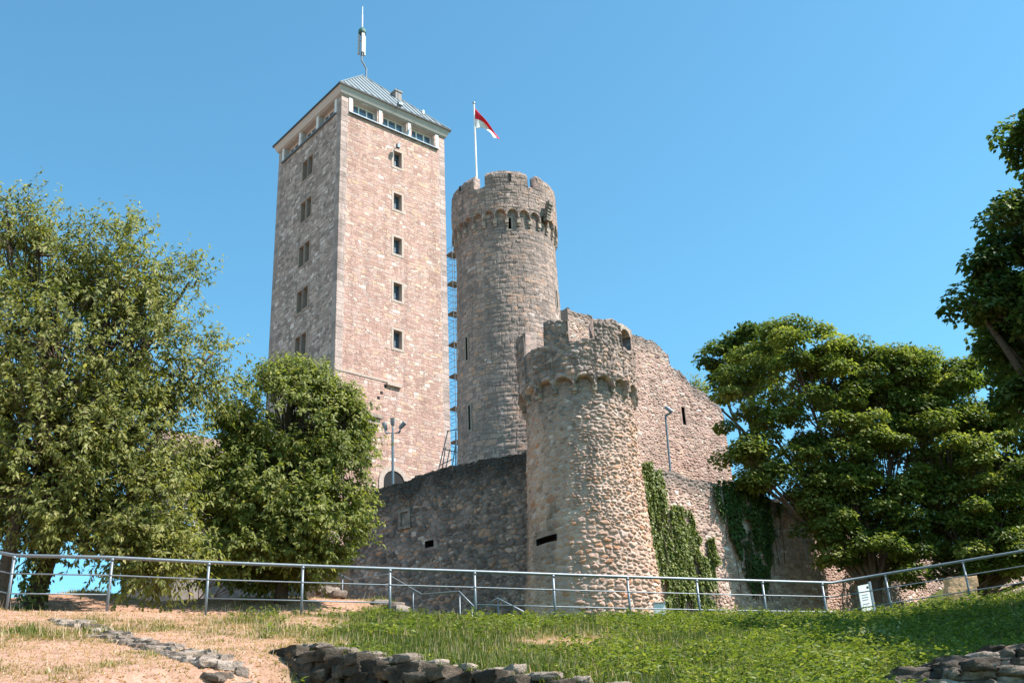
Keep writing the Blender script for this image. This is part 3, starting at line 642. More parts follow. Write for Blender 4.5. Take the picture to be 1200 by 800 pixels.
# arch closing the embrasure between the two right-hand merlons
aa, ab = d2(47), d2(68); m = MB(); zz = np.linspace(0, pi, 9)
for i in range(8):
    f0, f1 = i/8, (i+1)/8; pa = aa+(ab-aa)*f0-.001; pb = aa+(ab-aa)*f1+.001; hh = (zc_mer-zc_floor)
    za = zc_floor+hh*(.5+.32*math.sqrt(max(0, 1-(2*(f0+f1)/2-1)**2))); V = []
    for pq in (pa, pb):
        for R_, z_ in ((R2c+.02, za), (R2c+.02, zc_floor+hh*.98), (R2c-.54, zc_floor+hh*.98), (R2c-.54, za)): V.append((TC[0]+R_*sin(pq), TC[1]-R_*cos(pq), z_))
    m.add(V, [(0, 1, 5, 4), (1, 2, 6, 5), (2, 3, 7, 6), (3, 0, 4, 7), (0, 3, 2, 1), (4, 5, 6, 7)])
m.build('embrasure_arch', M_block2, t_ct)

# ------------------------------------------------------------------ curtain walls
def on_wall(px, py, p0, d2v):
    az = math.atan2(d2v[0], d2v[1]); P = on_plane(px, py, (p0[0], p0[1], 0), az); return (P[0]-p0[0])*d2v[0]+(P[1]-p0[1])*d2v[1], P
P0 = np.array([LW0[0], LW0[1]])
LP = [on_wall(px, py, LW0, LDIR) for px, py in ((612, 530), (560, 540), (519, 549), (440, 573), (390, 590))]
zL = lambda u: np.interp(u, [a for a, b in LP], [b[2] for a, b in LP])+.14*(noise2(u*1.6, u*0, 3)-.5)+.08*(noise2(u*6, u*0, 4)-.5)
wl = thing('curtain_wall', 'dark shaded rubble wall with blackened top left of the corner tower', 'wall', (LW0[0], LW0[1], 5.5))
wh = []
ua, pa = on_wall(475, 608, P0, LDIR); ub, pb = on_wall(503, 637, P0, LDIR)
wh = [(ub-.22, ub+.22, pb[2]-.14, pb[2]+.14)]
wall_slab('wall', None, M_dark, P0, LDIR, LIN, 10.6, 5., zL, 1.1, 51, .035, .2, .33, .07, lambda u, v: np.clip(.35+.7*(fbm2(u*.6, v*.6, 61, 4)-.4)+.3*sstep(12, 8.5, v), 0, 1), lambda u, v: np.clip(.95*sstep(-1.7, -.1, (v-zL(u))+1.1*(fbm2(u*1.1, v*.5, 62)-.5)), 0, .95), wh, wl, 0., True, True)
L3 = np.array([LDIR[0], LDIR[1], 0]); LN3 = -np.array([LIN[0], LIN[1], 0])
recess('putlog_hole', M_black, wl, pb+LN3*0, L3, LN3, .44, .28, .5)
bw_ = recess('blocked_window', M_block, wl, pa+LN3*.05, L3, LN3, .4, .6, .05, False, M_block, .12)
RIN3 = np.array([RIN[0], RIN[1], 0]); 
RP0 = TC+RDIR*1.2
pts = [(745, 545), (785, 553), (830, 565), (900, 583), (960, 599), (1010, 612), (1100, 634), (1215, 656)]
prof = []
for px, py in pts:
    u, P = on_wall(px, py, RP0, RDIR); prof.append((u, P[2]))
pu = [0]+[p[0] for p in prof]+[60]; pz = [prof[0][1]+.1]+[p[1] for p in prof]+[prof[-1][1]-1]
LRW = prof[-1][0]
zRw = lambda u: np.interp(u, pu, pz)+.16*(noise2(u*1.4, u*0, 5)-.5)+.08*(noise2(u*6, u*0, 6)-.5)
wr = thing('retaining_wall', 'sunlit pink rubble wall with ivy right of the corner tower', 'wall', (RP0[0], RP0[1], 5.5))
wall_slab('wall', None, M_pinkr, RP0, RDIR, RIN, LRW, 5.5, zRw, 1.0, 53, .042, .17, .34, .052, lambda u, v: np.clip(.2+.9*(fbm2(u*.5, v*.5, 71, 4)-.5)+.4*sstep(-1.2, -.1, v-zRw(u)), 0, 1), lambda u, v: np.clip(.6*sstep(-.9, 0., (v-zRw(u))+.7*(fbm2(u, v*.7, 72)-.5)), 0, .7), [], wr, 0.0, True, True)
# the high shield wall behind
HP0 = TC+RIN*4.6+RDIR*1.5
pts = [(665, 363), (672, 364.5), (690, 370), (712, 378), (735, 388), (752, 394), (768, 402), (783, 414), (785.5, 428), (800, 439), (812, 450), (824, 460), (836, 469), (844, 477), (849, 492)]
prof = []
for px, py in pts:
    u, P = on_wall(px, py, HP0, RDIR); prof.append((u, P[2]))
hu = [p[0] for p in prof]; hz_ = [p[1] for p in prof]
u0h = hu[0]; LH = hu[-1]-u0h
zH = lambda u: np.interp(u+u0h, hu, hz_)+.2*(noise2(u*2.2, u*0, 15)-.5)+.1*(noise2(u*7, u*0, 16)-.5)
HP1 = HP0+RDIR*u0h
wh = thing('shield_wall', 'high pink ruined wall with crumbling sloping top right of the round tower', 'wall', (HP1[0], HP1[1], 13.))
hl = []; hp = []
for px, py, w_, h_ in ((801.5, 487, .22, .9), (738.5, 406, .26, .42), (834, 536, .2, .2)):
    u, P = on_wall(px, py, HP1, RDIR); hl.append((u-w_/2, u+w_/2, P[2]-h_/2, P[2]+h_/2)); hp.append((P, w_, h_))
wall_slab('wall', None, M_pinkr, HP1, RDIR, RIN, LH, 12.5, zH, .5, 57, .042, .16, .32, .042, lambda u, v: np.clip(.12+1.*(fbm2(u*.4, v*.4, 81, 4)-.5)+.25*sstep(-1.5, 0, v-zH(u)), 0, 1), lambda u, v: np.clip(.45*sstep(-.8, 0., (v-zH(u))+.8*(fbm2(u, v, 82)-.5)), 0, .6), hl, wh, 0., True, True)
for P, w_, h_ in hp: recess('loophole', M_black, wh, P, np.array([RDIR[0], RDIR[1], 0]), -RIN3, w_+.04, h_+.04, .5)

# ------------------------------------------------------------------ stones
def rock(c, sx, sy, sz, ang, seed, k=6, rough=.14, sharp=5.):
    g = np.linspace(-1, 1, k); A, B = np.meshgrid(g, g, indexing='ij'); a, b = A.ravel(), B.ravel(); o1 = np.ones_like(a)
    V = []; Fc = []
    q = grid_faces(k, k)
    for i, (P) in enumerate(((a, b, o1), (b, a, -o1), (o1, a, b), (-o1, b, a), (b, o1, a), (a, -o1, b))):
        Fc.append(q+i*k*k); V.append(np.stack(P, -1))
    V = np.concatenate(V); Fc = np.concatenate(Fc)
    ln = (np.abs(V)**sharp).sum(1)**(1/sharp); V = V/ln[:, None]
    r0 = np.random.default_rng(seed); off = r0.uniform(0, 60, 3)
    nz = noise3(V*1.3+off, seed)-.5; n2 = noise3(V*3.1+off, seed+3)-.5; n3 = noise3(V*7.3+off, seed+4)-.5
    V = V*(1+rough*2*nz+rough*n2+rough*.4*n3)[:, None]
    q = np.round(V*400); jt = np.stack([_h(q[:, 0], q[:, 1], q[:, 2], q[:, 0]*0+seed+i) for i in range(3)], -1)-.5   # chipped corners, the same on shared edges
    V = V+jt*min(.26, rough*1.5)*np.array([1, 1, 1.25])
    V = V*np.array([sx, sy, sz])*.5; V[:, 0] += V[:, 2]*r0.normal()*.12; V[:, 2] += V[:, 0]*r0.normal()*.06
    ca, sa = cos(ang), sin(ang); V = np.stack([V[:, 0]*ca-V[:, 1]*sa, V[:, 0]*sa+V[:, 1]*ca, V[:, 2]], -1)
    return V+np.array(c), Fc
class Big:
    def __init__(s): s.V = []; s.F = []; s.n = 0; s.a = []
    def add(s, V, Fc, a=0.): s.V.append(V); s.F.append(Fc+s.n); s.n += len(V); s.a.append(np.full(len(V), a))
    def build(s, name, mat, parent=None, origin=None, smooth=False): return obj(name, np.concatenate(s.V), np.concatenate(s.F), mat, parent, origin, {'rnd': np.concatenate(s.a)}, smooth)
def ruin_mat(name, pal, dirt_shade, amt):
    t = NT(name); c = t.ramp(t.attr('rnd'), pal); o = t.obj()
    c = t.mix(1., c, t.ramp(t.noise(o, 14., 6, .7), [(.25, .55), (.75, 1.4)]), 'MULTIPLY'); c = t.mix(1., c, t.ramp(t.noise(o, 55., 4, .7), [(.3, .65), (.7, 1.3)]), 'MULTIPLY')
    c = t.mix(t.math('MULTIPLY', t.ramp(t.noise(o, 38., 3, .6), [(.63, 0.), (.7, 1.)]), .5), c, (.4, .4, .33))
    c = t.mix(t.math('MULTIPLY', t.ramp(t.noise(o, 2.4, 5, .6), [(.38, 0.), (.56, 1.)]), t.math('MULTIPLY', t.math('SUBTRACT', 1.15, t.attr('rnd'), clamp=True), amt)), c, dirt_shade)  # dirt, and painted shade on the darker blocks
    c = t.mix(t.math('MULTIPLY', t.ramp(t.noise(o, 5.5, 4, .6), [(.62, 0.), (.7, 1.)]), .45), c, (.34, .16, .07))
    t.bump(t.noise(o, 20., 6, .7), .9, .05); return t.fin(c, .95, .12)
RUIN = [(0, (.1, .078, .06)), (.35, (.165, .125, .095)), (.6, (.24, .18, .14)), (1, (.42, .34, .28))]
M_ruin = ruin_mat('weathered_shaded_ruin_stone', RUIN, (.032, .027, .022), .85)  # lichen-dark stone that also carries the shade of the wall's front
M_stump = ruin_mat('sunlit_ruin_stone', [(0, (.11, .085, .07)), (.35, (.19, .15, .122)), (.7, (.28, .22, .185)), (1, (.38, .31, .265))], (.04, .034, .03), .8)  # paler version of the ruin stone, sunlight put into its tone
M_foot = ruin_mat('bleached_footing_stone', [(0, (.24, .185, .15)), (.5, (.36, .28, .23)), (1, (.46, .37, .31))], (.12, .1, .085), .5)

# the low retaining ruin in the slope: courses of blocks, stepping down to the right
a0, e0 = ruin_line(); dv = (e0-a0)/np.hypot(*(e0-a0)); nv = np.array([dv[1], -dv[0]]); LR = np.hypot(*(e0-a0)); ang = math.atan2(dv[1], dv[0])
B = Big(); r0 = np.random.default_rng(5)
def topz(s): 
    p = a0+dv*s-nv*.45; return float(ground(p[0], p[1], False))
for row in range(7):
    s = -.1-.07*row
    while s < LR:
        w = r0.uniform(.2, .5); hgt = .145
        zt_ = topz(.62*math.floor((s+w/2)/.62)+.45)+.06-.016*s-.145*row
        p = a0+dv*(s+w/2)
        if float(ground(p[0]+nv[0]*.35, p[1]+nv[1]*.35, False)) < zt_+.12:
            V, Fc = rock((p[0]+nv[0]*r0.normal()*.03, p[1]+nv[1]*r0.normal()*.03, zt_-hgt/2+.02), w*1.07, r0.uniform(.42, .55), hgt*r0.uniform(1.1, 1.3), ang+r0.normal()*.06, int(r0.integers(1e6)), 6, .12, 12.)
            B.add(V, Fc, r0.uniform(0, .45))  # dark tones only: the front's shade is painted in
        s += w
for s in np.arange(0, LR, .27):                        # loose cap stones at the back edge, coloured pale as sunlit tops
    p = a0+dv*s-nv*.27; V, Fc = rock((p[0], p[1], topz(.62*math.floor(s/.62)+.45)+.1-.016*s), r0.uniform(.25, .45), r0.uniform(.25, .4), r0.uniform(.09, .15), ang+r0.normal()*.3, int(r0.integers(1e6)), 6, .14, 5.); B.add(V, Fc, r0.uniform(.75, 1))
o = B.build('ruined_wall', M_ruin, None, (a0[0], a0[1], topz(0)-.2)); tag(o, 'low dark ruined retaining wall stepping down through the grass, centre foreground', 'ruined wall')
# the heap of masonry at the right
B = Big(); r0 = np.random.default_rng(11); hp0 = np.array([HPX, HPY, float(ground(HPX, HPY+.5, False))])
outl = [(-.3, -.12), (.0, .02), (.25, .08), (.7, .12), (.9, .25), (1.5, .28), (3.2, .26), (4.6, .24)]
for row in range(-9, 6):
    s = -.3-.1*(row % 2)
    while s < 4.8:
        w = r0.uniform(.16, .44); hh = r0.uniform(.08, .13); zt_ = row*.092
        if zt_+hh*.8 < np.interp(s+w*.5, *zip(*outl)):
            for dpt in range(3 if row >= 0 else 1):
                x = hp0[0]+s+w/2+r0.normal()*.03; y = hp0[1]-.05+dpt*.36+max(row, -1)*.07+r0.normal()*.045; z = hp0[2]-.05+zt_+hh/2+.05*(x-HPX)
                V, Fc = rock((x, y, z), w*1.12, r0.uniform(.4, .56), hh*1.35, r0.normal()*.25, int(r0.integers(1e6)), 6, .2, 9.); B.add(V, Fc, r0.uniform())
        s += w
o = B.build('ruined_wall', M_stump, None, (hp0[0], hp0[1], hp0[2])); tag(o, 'crumbling rough masonry stump with jutting stones at the lower right in shade', 'ruined wall')
# stone footing in the dry grass
B = Big(); r0 = np.random.default_rng(12)
pa, pb = hit(80, 727)[:2], hit(275, 806, 6)[:2]; dd = pb-pa; Lf = np.hypot(*dd); dd = dd/Lf; nn = np.array([dd[1], -dd[0]])
for s in np.arange(0, Lf, .2):
    for q in (-1, 0, 1):
        if r0.uniform() < .1: continue
        p = pa+dd*(s+r0.normal()*.05)+nn*(q*.21+r0.normal()*.04); w = r0.uniform(.22, .5)
        V, Fc = rock((p[0], p[1], float(ground(p[0], p[1]))-.055+r0.uniform(-.035, .03)), w, r0.uniform(.18, .34), r0.uniform(.1, .17), math.atan2(dd[1], dd[0])+r0.normal()*.4, int(r0.integers(1e6)), 5, .2, 9.); B.add(V, Fc, r0.uniform())
o = B.build('stone_footing', M_foot, None, (pa[0], pa[1], float(ground(*pa)))); tag(o, 'narrow strip of flat bleached stones set in the dry grass', 'stone footing')

# ------------------------------------------------------------------ railing
rl = thing('metal_railing', 'long grey tubular metal railing along the crest of the slope', 'railing', RAIL[2]-ZZ*RH)
m = MB(); m.tube(RAIL, .036, 10); m.build('top_rail', M_steel, rl, smooth=True)
for off, skip in ((.37, ()), (.77, (3, 6))):
    run = []; 
    for i in range(len(RAIL)-1):
        if i in [k-1 for k in skip] and off > .5:
            if len(run) > 1: mm = MB(); mm.tube(run, .015, 6); mm.build('mid_rail', M_steel, rl, smooth=True)
            run = [RAIL[i+1]-ZZ*off]; continue
        if not run: run = [RAIL[i]-ZZ*off]
        run.append(RAIL[i+1]-ZZ*off)
    mm = MB(); mm.tube(run, .015, 6); mm.build('mid_rail', M_steel, rl, smooth=True)
for i, p in enumerate(RAIL):
    if i in (0, 12): continue
    mm = MB(); g = float(ground(p[0], p[1])); mm.tube([(p[0], p[1], min(g, p[2]-RH)-.12), p-ZZ*.03], .03, 8); mm.tube([p-ZZ*.075, p-ZZ*.02], .041, 8); mm.tube([p-ZZ*.385, p-ZZ*.355], .036, 8); mm.build('post', M_steel, rl, smooth=True)
# stair handrails and steps behind the crest
def handrail(label, rail, posts, Ys):
    R_ = [at(x, y, yy) for x, y, yy in rail]; t = thing('stair_handrail', label, 'handrail', at(posts[0][0], posts[0][2], Ys))
    m = MB(); m.tube(R_, .024, 7); m.build('rail', M_steel, t, smooth=True)
    for x, y0, y1 in posts:
        p = at(x, y0, np.interp(x, [r[0] for r in rail], [r[2] for r in rail])); g = float(ground(p[0], p[1]))
        m = MB(); m.tube([(p[0], p[1], g-.1), p], .02, 7); m.build('post', M_steel, t, smooth=True)
handrail('thin grey zigzag handrail climbing the steps by the dark wall', [(386, 667, 34), (411, 679, 33.4), (454, 672.5, 32.8), (494, 696, 32), (538, 692.5, 31.6), (556, 711, 31.2)], [(401.5, 675, 696), (484, 691, 720), (538.5, 693, 721), (553, 708, 722)], 32)
handrail('short grey handrail with bent end near the corner tower foot', [(560, 715, 31.2), (583, 700.5, 31), (613, 716, 30.8), (614.5, 722, 30.8)], [(583.5, 701, 722)], 31)
st = thing('stone_steps', 'rough pale stone steps half sunk in the grassy bank below the dark wall', 'steps', at(385, 692, 32.6)); r0 = np.random.default_rng(3)
for (px, py, yy) in ((378, 691.5, 32.9), (387, 693.5, 32.5), (396, 697, 32.2), (444, 708, 31.2), (463, 711, 30.8), (469, 715, 30.5)):
    p = at(px, py, yy); m = Big(); V, Fc = rock(p, .46, .5, .22, .5, int(r0.integers(1e6)), 6, .08, 8.); m.add(V, Fc, r0.uniform()); m.build('step', M_foot, st)
# ------------------------------------------------------------------ lamps, sign, box
p = at(461, 568, 47.); fm = thing('floodlight_mast', 'grey mast with three floodlights rising over the dark wall', 'floodlight', p-ZZ*1.)
tp = at(460, 507, 47.); m = MB(); m.tube([p-ZZ*2, tp], .06, 8); m.build('pole', M_grey, fm)
m = MB(); m.tube([tp-RI*.34+ZZ*.12, tp-RI*.3, tp-ZZ*.02, tp+RI*.3, tp+RI*.36+ZZ*.12], .05, 6); m.tube([tp, tp+ZZ*.3], .045, 6); m.build('crossarm', M_grey, fm)
for dx, dz, tilt in ((-.34, .3, (-.35, -.2, 1.)), (0, .5, (0, -.3, 1.)), (.42, .3, (.7, -.2, .7))):
    d = np.array(tilt); d /= np.linalg.norm(d); c = tp+RI*dx+ZZ*dz; m = MB(); m.tube([c-d*.16, c-d*.1, c+d*.05, c+d*.22], [.05, .085, .1, .105], 10); m.build('floodlight', M_steel, fm)
p = on_plane(785.5, 553, (RP0[0]+RIN[0]*.5, RP0[1]+RIN[1]*.5, 0), AL); cp = thing('camera_pole', 'slim grey pole with a small lamp head against the pink wall', 'lamp pole', p)
d_ = np.hypot(p[0], p[1]); tp = on_plane(779.8, 487, p, pi/2); m = MB(); m.tube([p-ZZ*.6, tp], .045, 8); m.build('pole', M_grey, cp)
m = MB(); m.tube([tp, tp+RI*.03+ZZ*.02, tp+RI*.2+ZZ*.1], .05, 6); m.tube([tp+RI*.22+ZZ*.08, tp+RI*.22+ZZ*.2], .04, 6); m.build('arm', M_grey, cp)
c = tp+RI*.16+ZZ*.3; d = np.array([.62, -.3, -.72]); d /= np.linalg.norm(d); m = MB(); m.tube([c-d*.2, c-d*.12, c+d*.14, c+d*.2], [.05, .085, .095, .07], 10); m.build('lamp_head', M_steel, cp)
pc = at(1014, 700, 31.); sg = thing('info_sign', 'white information board standing tilted behind the railing at right', 'sign', pc-ZZ*.5)
r_ = np.array([.94, .3, .18]); r_ /= np.linalg.norm(r_); n_ = np.cross(r_, ZZ); n_ /= np.linalg.norm(n_); 
m = MB(); m.box(pc, r_*.19, n_*.02, ZZ*.36); m.build('panel', M_white, sg)
m = MB(); m.box(pc+r_*.225, r_*.034, n_*.035, ZZ*.42-r_*0); m.build('frame_post', M_steel, sg)
m = MB()
for k, zz in enumerate((.08, .01, -.06, -.17)): m.box(pc+n_*.022+ZZ*zz-r_*.02, r_*(.1+.012*(k % 2)), n_*.002, ZZ*.009)
m.build('lettering', M_grey, sg); m = MB(); m.box(pc+n_*.022+ZZ*.27+r_*.12, r_*.035, n_*.002, ZZ*.03); m.build('emblem', M_black, sg)
p = at(773, 716, 37.2); bx = thing('utility_box', 'small white metal box at the foot of the corner tower', 'box', p-ZZ*.3)
m = MB(); m.box(p, RI*.19, np.array([0, .15, 0]), ZZ*.24); m.build('cabinet', M_white, bx); m = MB(); m.box(p+ZZ*.26, RI*.22, np.array([0, .18, 0]), ZZ*.02); m.build('lid', M_steel, bx)
# scaffolding between the towers
p = at(533.5, 400, 69.); z0_, z1_ = at(533, 530, 69.)[2]-2, at(530, 288, 69.)[2]
sf = thing('scaffold', 'thin steel scaffold tower squeezed between the square and round towers', 'scaffold', (p[0], p[1], z0_)); m = MB(); hw = .42
cs = [p*np.array([1, 1, 0])+DR*a*hw+DL*b*hw for a, b in ((-1, -1), (1, -1), (1, 1), (-1, 1))]
for c in cs: m = MB(); m.tube([c+ZZ*z0_, c+ZZ*z1_], .024, 5); m.build('standard', M_steel, sf)
z = z0_
while z < z1_:
    m = MB(); m.tube([c+ZZ*z for c in cs+cs[:1]], .02, 4); m.build('ledger', M_steel, sf); z += .5
z = z0_+.3
while z < z1_: m = MB(); m.box((cs[0]+cs[2])/2+ZZ*z, DR*hw, DL*hw, ZZ*.03); m.build('deck', M_block, sf); z += 2.4
pr = thing('shoring_props', 'leaning dark props with cross bars beside the square tower foot', 'props', at(520, 556, 54)-ZZ*.5); m = MB()
for (x0, y0, x1, y1) in ((512, 558, 525, 504), (517, 556, 522, 524), (521, 556, 527, 526), (529, 552, 534, 520), (534, 552, 534, 505)): m.tube([at(x0, y0, 54), at(x1, y1, 54.3)], .03, 5)
m.build('prop', M_grey, pr); m = MB()
for (x0, y0, x1, y1) in ((519, 526, 536, 530), (515, 545, 530, 538), (524, 505, 536, 503)): m.tube([at(x0, y0, 54.1), at(x1, y1, 54.1)], .028, 5)
m.build('cross_bar', M_grey, pr)
# house behind the trees
P0h = at(214, 540, 52.); Ph = on_plane(188, 504, P0h, AL-pi/2); gw = (Ph-P0h) @ DL; rz = Ph[2]; ez = P0h[2]; zb_ = float(ground(P0h[0], P0h[1]))-1
hs_ = thing('gabled_house', 'grey plastered house with tiled gable roof half hidden behind the left trees', 'house', (P0h[0], P0h[1], zb_))
A = [P0h*np.array([1, 1, 0])+DL*a+DR*b for a, b in ((0, 0), (2*gw, 0), (2*gw, 8), (0, 8))]
V = [a+ZZ*zb_ for a in A]+[a+ZZ*ez for a in A]+[P0h*np.array([1, 1, 0])+DL*gw+ZZ*rz, P0h*np.array([1, 1, 0])+DL*gw+DR*8+ZZ*rz]
obj('wall', np.array(V), [(1, 0, 4, 8, 5), (0, 3, 7, 4), (3, 2, 6, 9, 7), (2, 1, 5, 6)], plain('grey_render', (.2, .165, .145), .9, 0, .3, 4, .3), hs_)
t = NT('clay_tiles'); b = t.n('TexBrick', {'Vector': t.attr('muv', 'Vector'), 'Color1': (.2, .12, .085), 'Color2': (.34, .24, .19), 'Mortar': (.06, .045, .04), 'Scale': 1., 'Mortar Size': .03, 'Brick Width': .24, 'Row Height': .3}); M_tile = t.fin(b.outputs[0], .85)
sl_ = np.array([P0h*np.array([1, 1, 0])+DL*gw+ZZ*(rz+.1)-DR*.25, P0h*np.array([1, 1, 0])+DL*gw+ZZ*(rz+.1)+DR*8.3]); V = []; uvw = []
dn = (rz-ez)/gw
for sgn in (-1, 1):
    e_ = [q+DL*sgn*(gw+.35)-ZZ*dn*(gw+.35) for q in sl_]; V += [sl_[0], sl_[1], e_[1], e_[0]]; uvw += [(0, 0, 0), (8.5, 0, 0), (8.5, gw*1.4, 0), (0, gw*1.4, 0)]
V = np.array(V); n4 = len(V); V = np.concatenate([V, V-ZZ*.14]); Fr = []
for b_ in (0, 4): Fr += [(b_, b_+1, b_+2, b_+3), (b_+8, b_+11, b_+10, b_+9)]+[(b_+i, b_+8+i, b_+8+(i+1) % 4, b_+(i+1) % 4) for i in range(4)]
obj('roof', V, Fr, M_tile, hs_, None, {'muv': np.array(uvw*2)})
for px, py in ((177, 583), (201, 610), (219, 612)):
    P = on_plane(px, py, P0h, AL-pi/2 if px < 214 else AL); r_ = DL if px < 214 else DR; n_ = -DR if px < 214 else -DL
    m = MB(); m.box(P, r_*.4, n_*.05, ZZ*.75); w_ = m.build('window', M_frame, hs_); m = MB(); m.box(P+n_*.03, r_*.32, n_*.03, ZZ*.67); m.build('pane', M_glass, w_)
# awning and the sunlit stub of wall under the right trees
p = at(920, 584, 48.3); aw = thing('white_awning', 'white sloping awning peeking over the wall beneath the right trees', 'awning', p-ZZ*3); r_ = np.array([.93, .3, .22]); r_ /= np.linalg.norm(r_)
m = MB(); m.box(p, r_*.75, np.array([-.25, .8, .25]), ZZ*.03); m.build('canopy', M_wcloth, aw)
for sgn in (-1, 1): m = MB(); m.tube([p+r_*.7*sgn-ZZ*3, p+r_*.7*sgn], .03, 6); m.build('post', M_steel, aw)
p = at(1124, 690, 32.5); sp = Big(); r0 = np.random.default_rng(4)
for i in range(4):
    for j in range(3): 
        V, Fc = rock(p+RI*(-.28+.28*j+.09*(i % 2))+ZZ*(-.7+.29*i), .3, .45, .315, 0., int(r0.integers(1e6)), 8, .03, 40.); sp.add(V, Fc, r0.uniform())
o = sp.build('stone_pier', plain('ochre_block', (.56, .33, .19), .9, 0, .35, 7, .9), None, p-ZZ*.9); tag(o, 'ochre sandstone block pier standing behind the railing under the right trees', 'pier')

# ------------------------------------------------------------------ leaves and trees
SUNW = np.array(SDIR)                                  # leaves turn towards the light
def unit(n, r): v = r.normal(size=(n, 3)); return v/np.linalg.norm(v, axis=1, keepdims=True)
def norm(v): return v/(np.linalg.norm(v, axis=-1, keepdims=True)+1e-9)
def leaf_arrays(P, axis, nrm, L, Wd, tint, fold=.12):
    axis = norm(axis); side = norm(np.cross(axis, nrm)); up = np.cross(side, axis); L = np.asarray(L)[:, None]; Wd = np.asarray(Wd)[:, None]
    A = P; B_ = P+axis*L*.45+side*Wd*.5+up*Wd*fold; T_ = P+axis*L-up*L*.08; D = P+axis*L*.45-side*Wd*.5+up*Wd*fold
    V = np.stack([A, B_, T_, D], 1).reshape(-1, 3); i = np.arange(len(P))*4
    Fc = np.stack([i, i+1, i+2, i, i+2, i+3], -1).reshape(-1, 3); return V, Fc, np.repeat(tint, 4)
def crown_obj(name, parts_, mat, parent):
    V = np.concatenate([p[0] for p in parts_]); off = np.cumsum([0]+[len(p[0]) for p in parts_[:-1]])
    Fc = np.concatenate([p[1]+o_ for p, o_ in zip(parts_, off)]); return obj(name, V, Fc, mat, parent, None, {'tint': np.concatenate([p[2] for p in parts_])})
def ell(px, py, rx, ry, Y, dr=None):
    c = at(px, py, Y); k = np.linalg.norm(c-EYE)/F*1.0; k2 = k*math.cos(.05)
    return c, np.array([rx*k2, (dr if dr else .8*rx*k2), ry*k2])
def pts_in(ells, n, r, shell=.45, low=-.75):
    vol = np.array([e[1].prod()**(2/3) for e in ells]); idx = r.choice(len(ells), n, p=vol/vol.sum()); d = unit(n, r); d[:, 2] = np.where(d[:, 2] < low, -d[:, 2], d[:, 2])
    rad = shell+(1-shell)*r.uniform(size=n)**.6
    Cc = np.array([e[0] for e in ells])[idx]; Rr = np.array([e[1] for e in ells])[idx]; return Cc+d*Rr*rad[:, None], d, idx
def limbs(base, ells, clumps, cidx, r, r0, trunk_top, forks=1.):
    m = MB(); tops = []
    mid = (base+trunk_top)/2+np.array([r.normal()*.12, r.normal()*.12, 0]); m.tube([base-ZZ*.3, base+(mid-base)*.25, mid, trunk_top], [r0*1.5, r0*1.1, r0*.92, r0*.8], 10)
    for i, (c, R_) in enumerate(ells):
        s = trunk_top-(trunk_top-mid)*r.uniform(0, .7); q = (s+c)/2+ZZ*r.uniform(-.1, .5)+r.normal(size=3)*.2; tt = np.linspace(0, 1, 7)[:, None]
        cur = (1-tt)**2*s+2*tt*(1-tt)*q+tt**2*c; cur[1:-1] += r.normal(size=(5, 3))*.06; m.tube(cur, np.linspace(r0*.55, r0*.16, 7), 7); tops.append(cur)
    for P, k in zip(clumps, cidx):
        cur = tops[k]; s = cur[r.integers(2, 7)]; q = (s+P)/2+ZZ*r.uniform(0, .3)+r.normal(size=3)*.12; tt = np.linspace(0, 1, 5)[:, None]
        m.tube((1-tt)**2*s+2*tt*(1-tt)*q+tt**2*P, np.linspace(r0*.15+.006, .007, 5), 4, False)
    return m
def clump_tree(tname, label, cat, base, ells, ncl, nleaf, cr, L, mat, seed, r0, trunk_top, bark=None, group=None, shell=.5, bright=.0):
    r = np.random.default_rng(seed); t = thing(tname, label, cat, base, group)
    Cn, dn_, ci = pts_in(ells, ncl, r, shell)
    limbs(np.array(base), ells, Cn[::2], ci[::2], r, r0, np.array(trunk_top)).build('trunk', bark or M_bark, t, smooth=True)
    k = r.integers(0, ncl, nleaf); rad = cr*r.uniform(.65, 1.25, ncl); d = unit(nleaf, r); low = d[:, 2] < -.15; d[low, 2] *= -.7; d = norm(d)
    rr = rad[k]*(r.uniform(size=nleaf)**.3); P = Cn[k]+d*rr[:, None]*np.array([1.1, 1.1, .85])-ZZ*.08
    nrm = norm(d*.7+np.array([0, 0, .35])+SUNW*.55+r.normal(size=(nleaf, 3))*.38); ax = norm(np.cross(nrm, unit(nleaf, r))+d*.5-ZZ*.35)
    tint = np.clip(.5+.22*r.normal(size=nleaf)+.2*r.normal(size=ncl)[k]+bright, 0, 1)
    l = L*r.uniform(.6, 1.25, nleaf); crown_obj('crown', [leaf_arrays(P, ax, nrm, l, l*r.uniform(.62, .85, nleaf), tint)], mat, t); return t
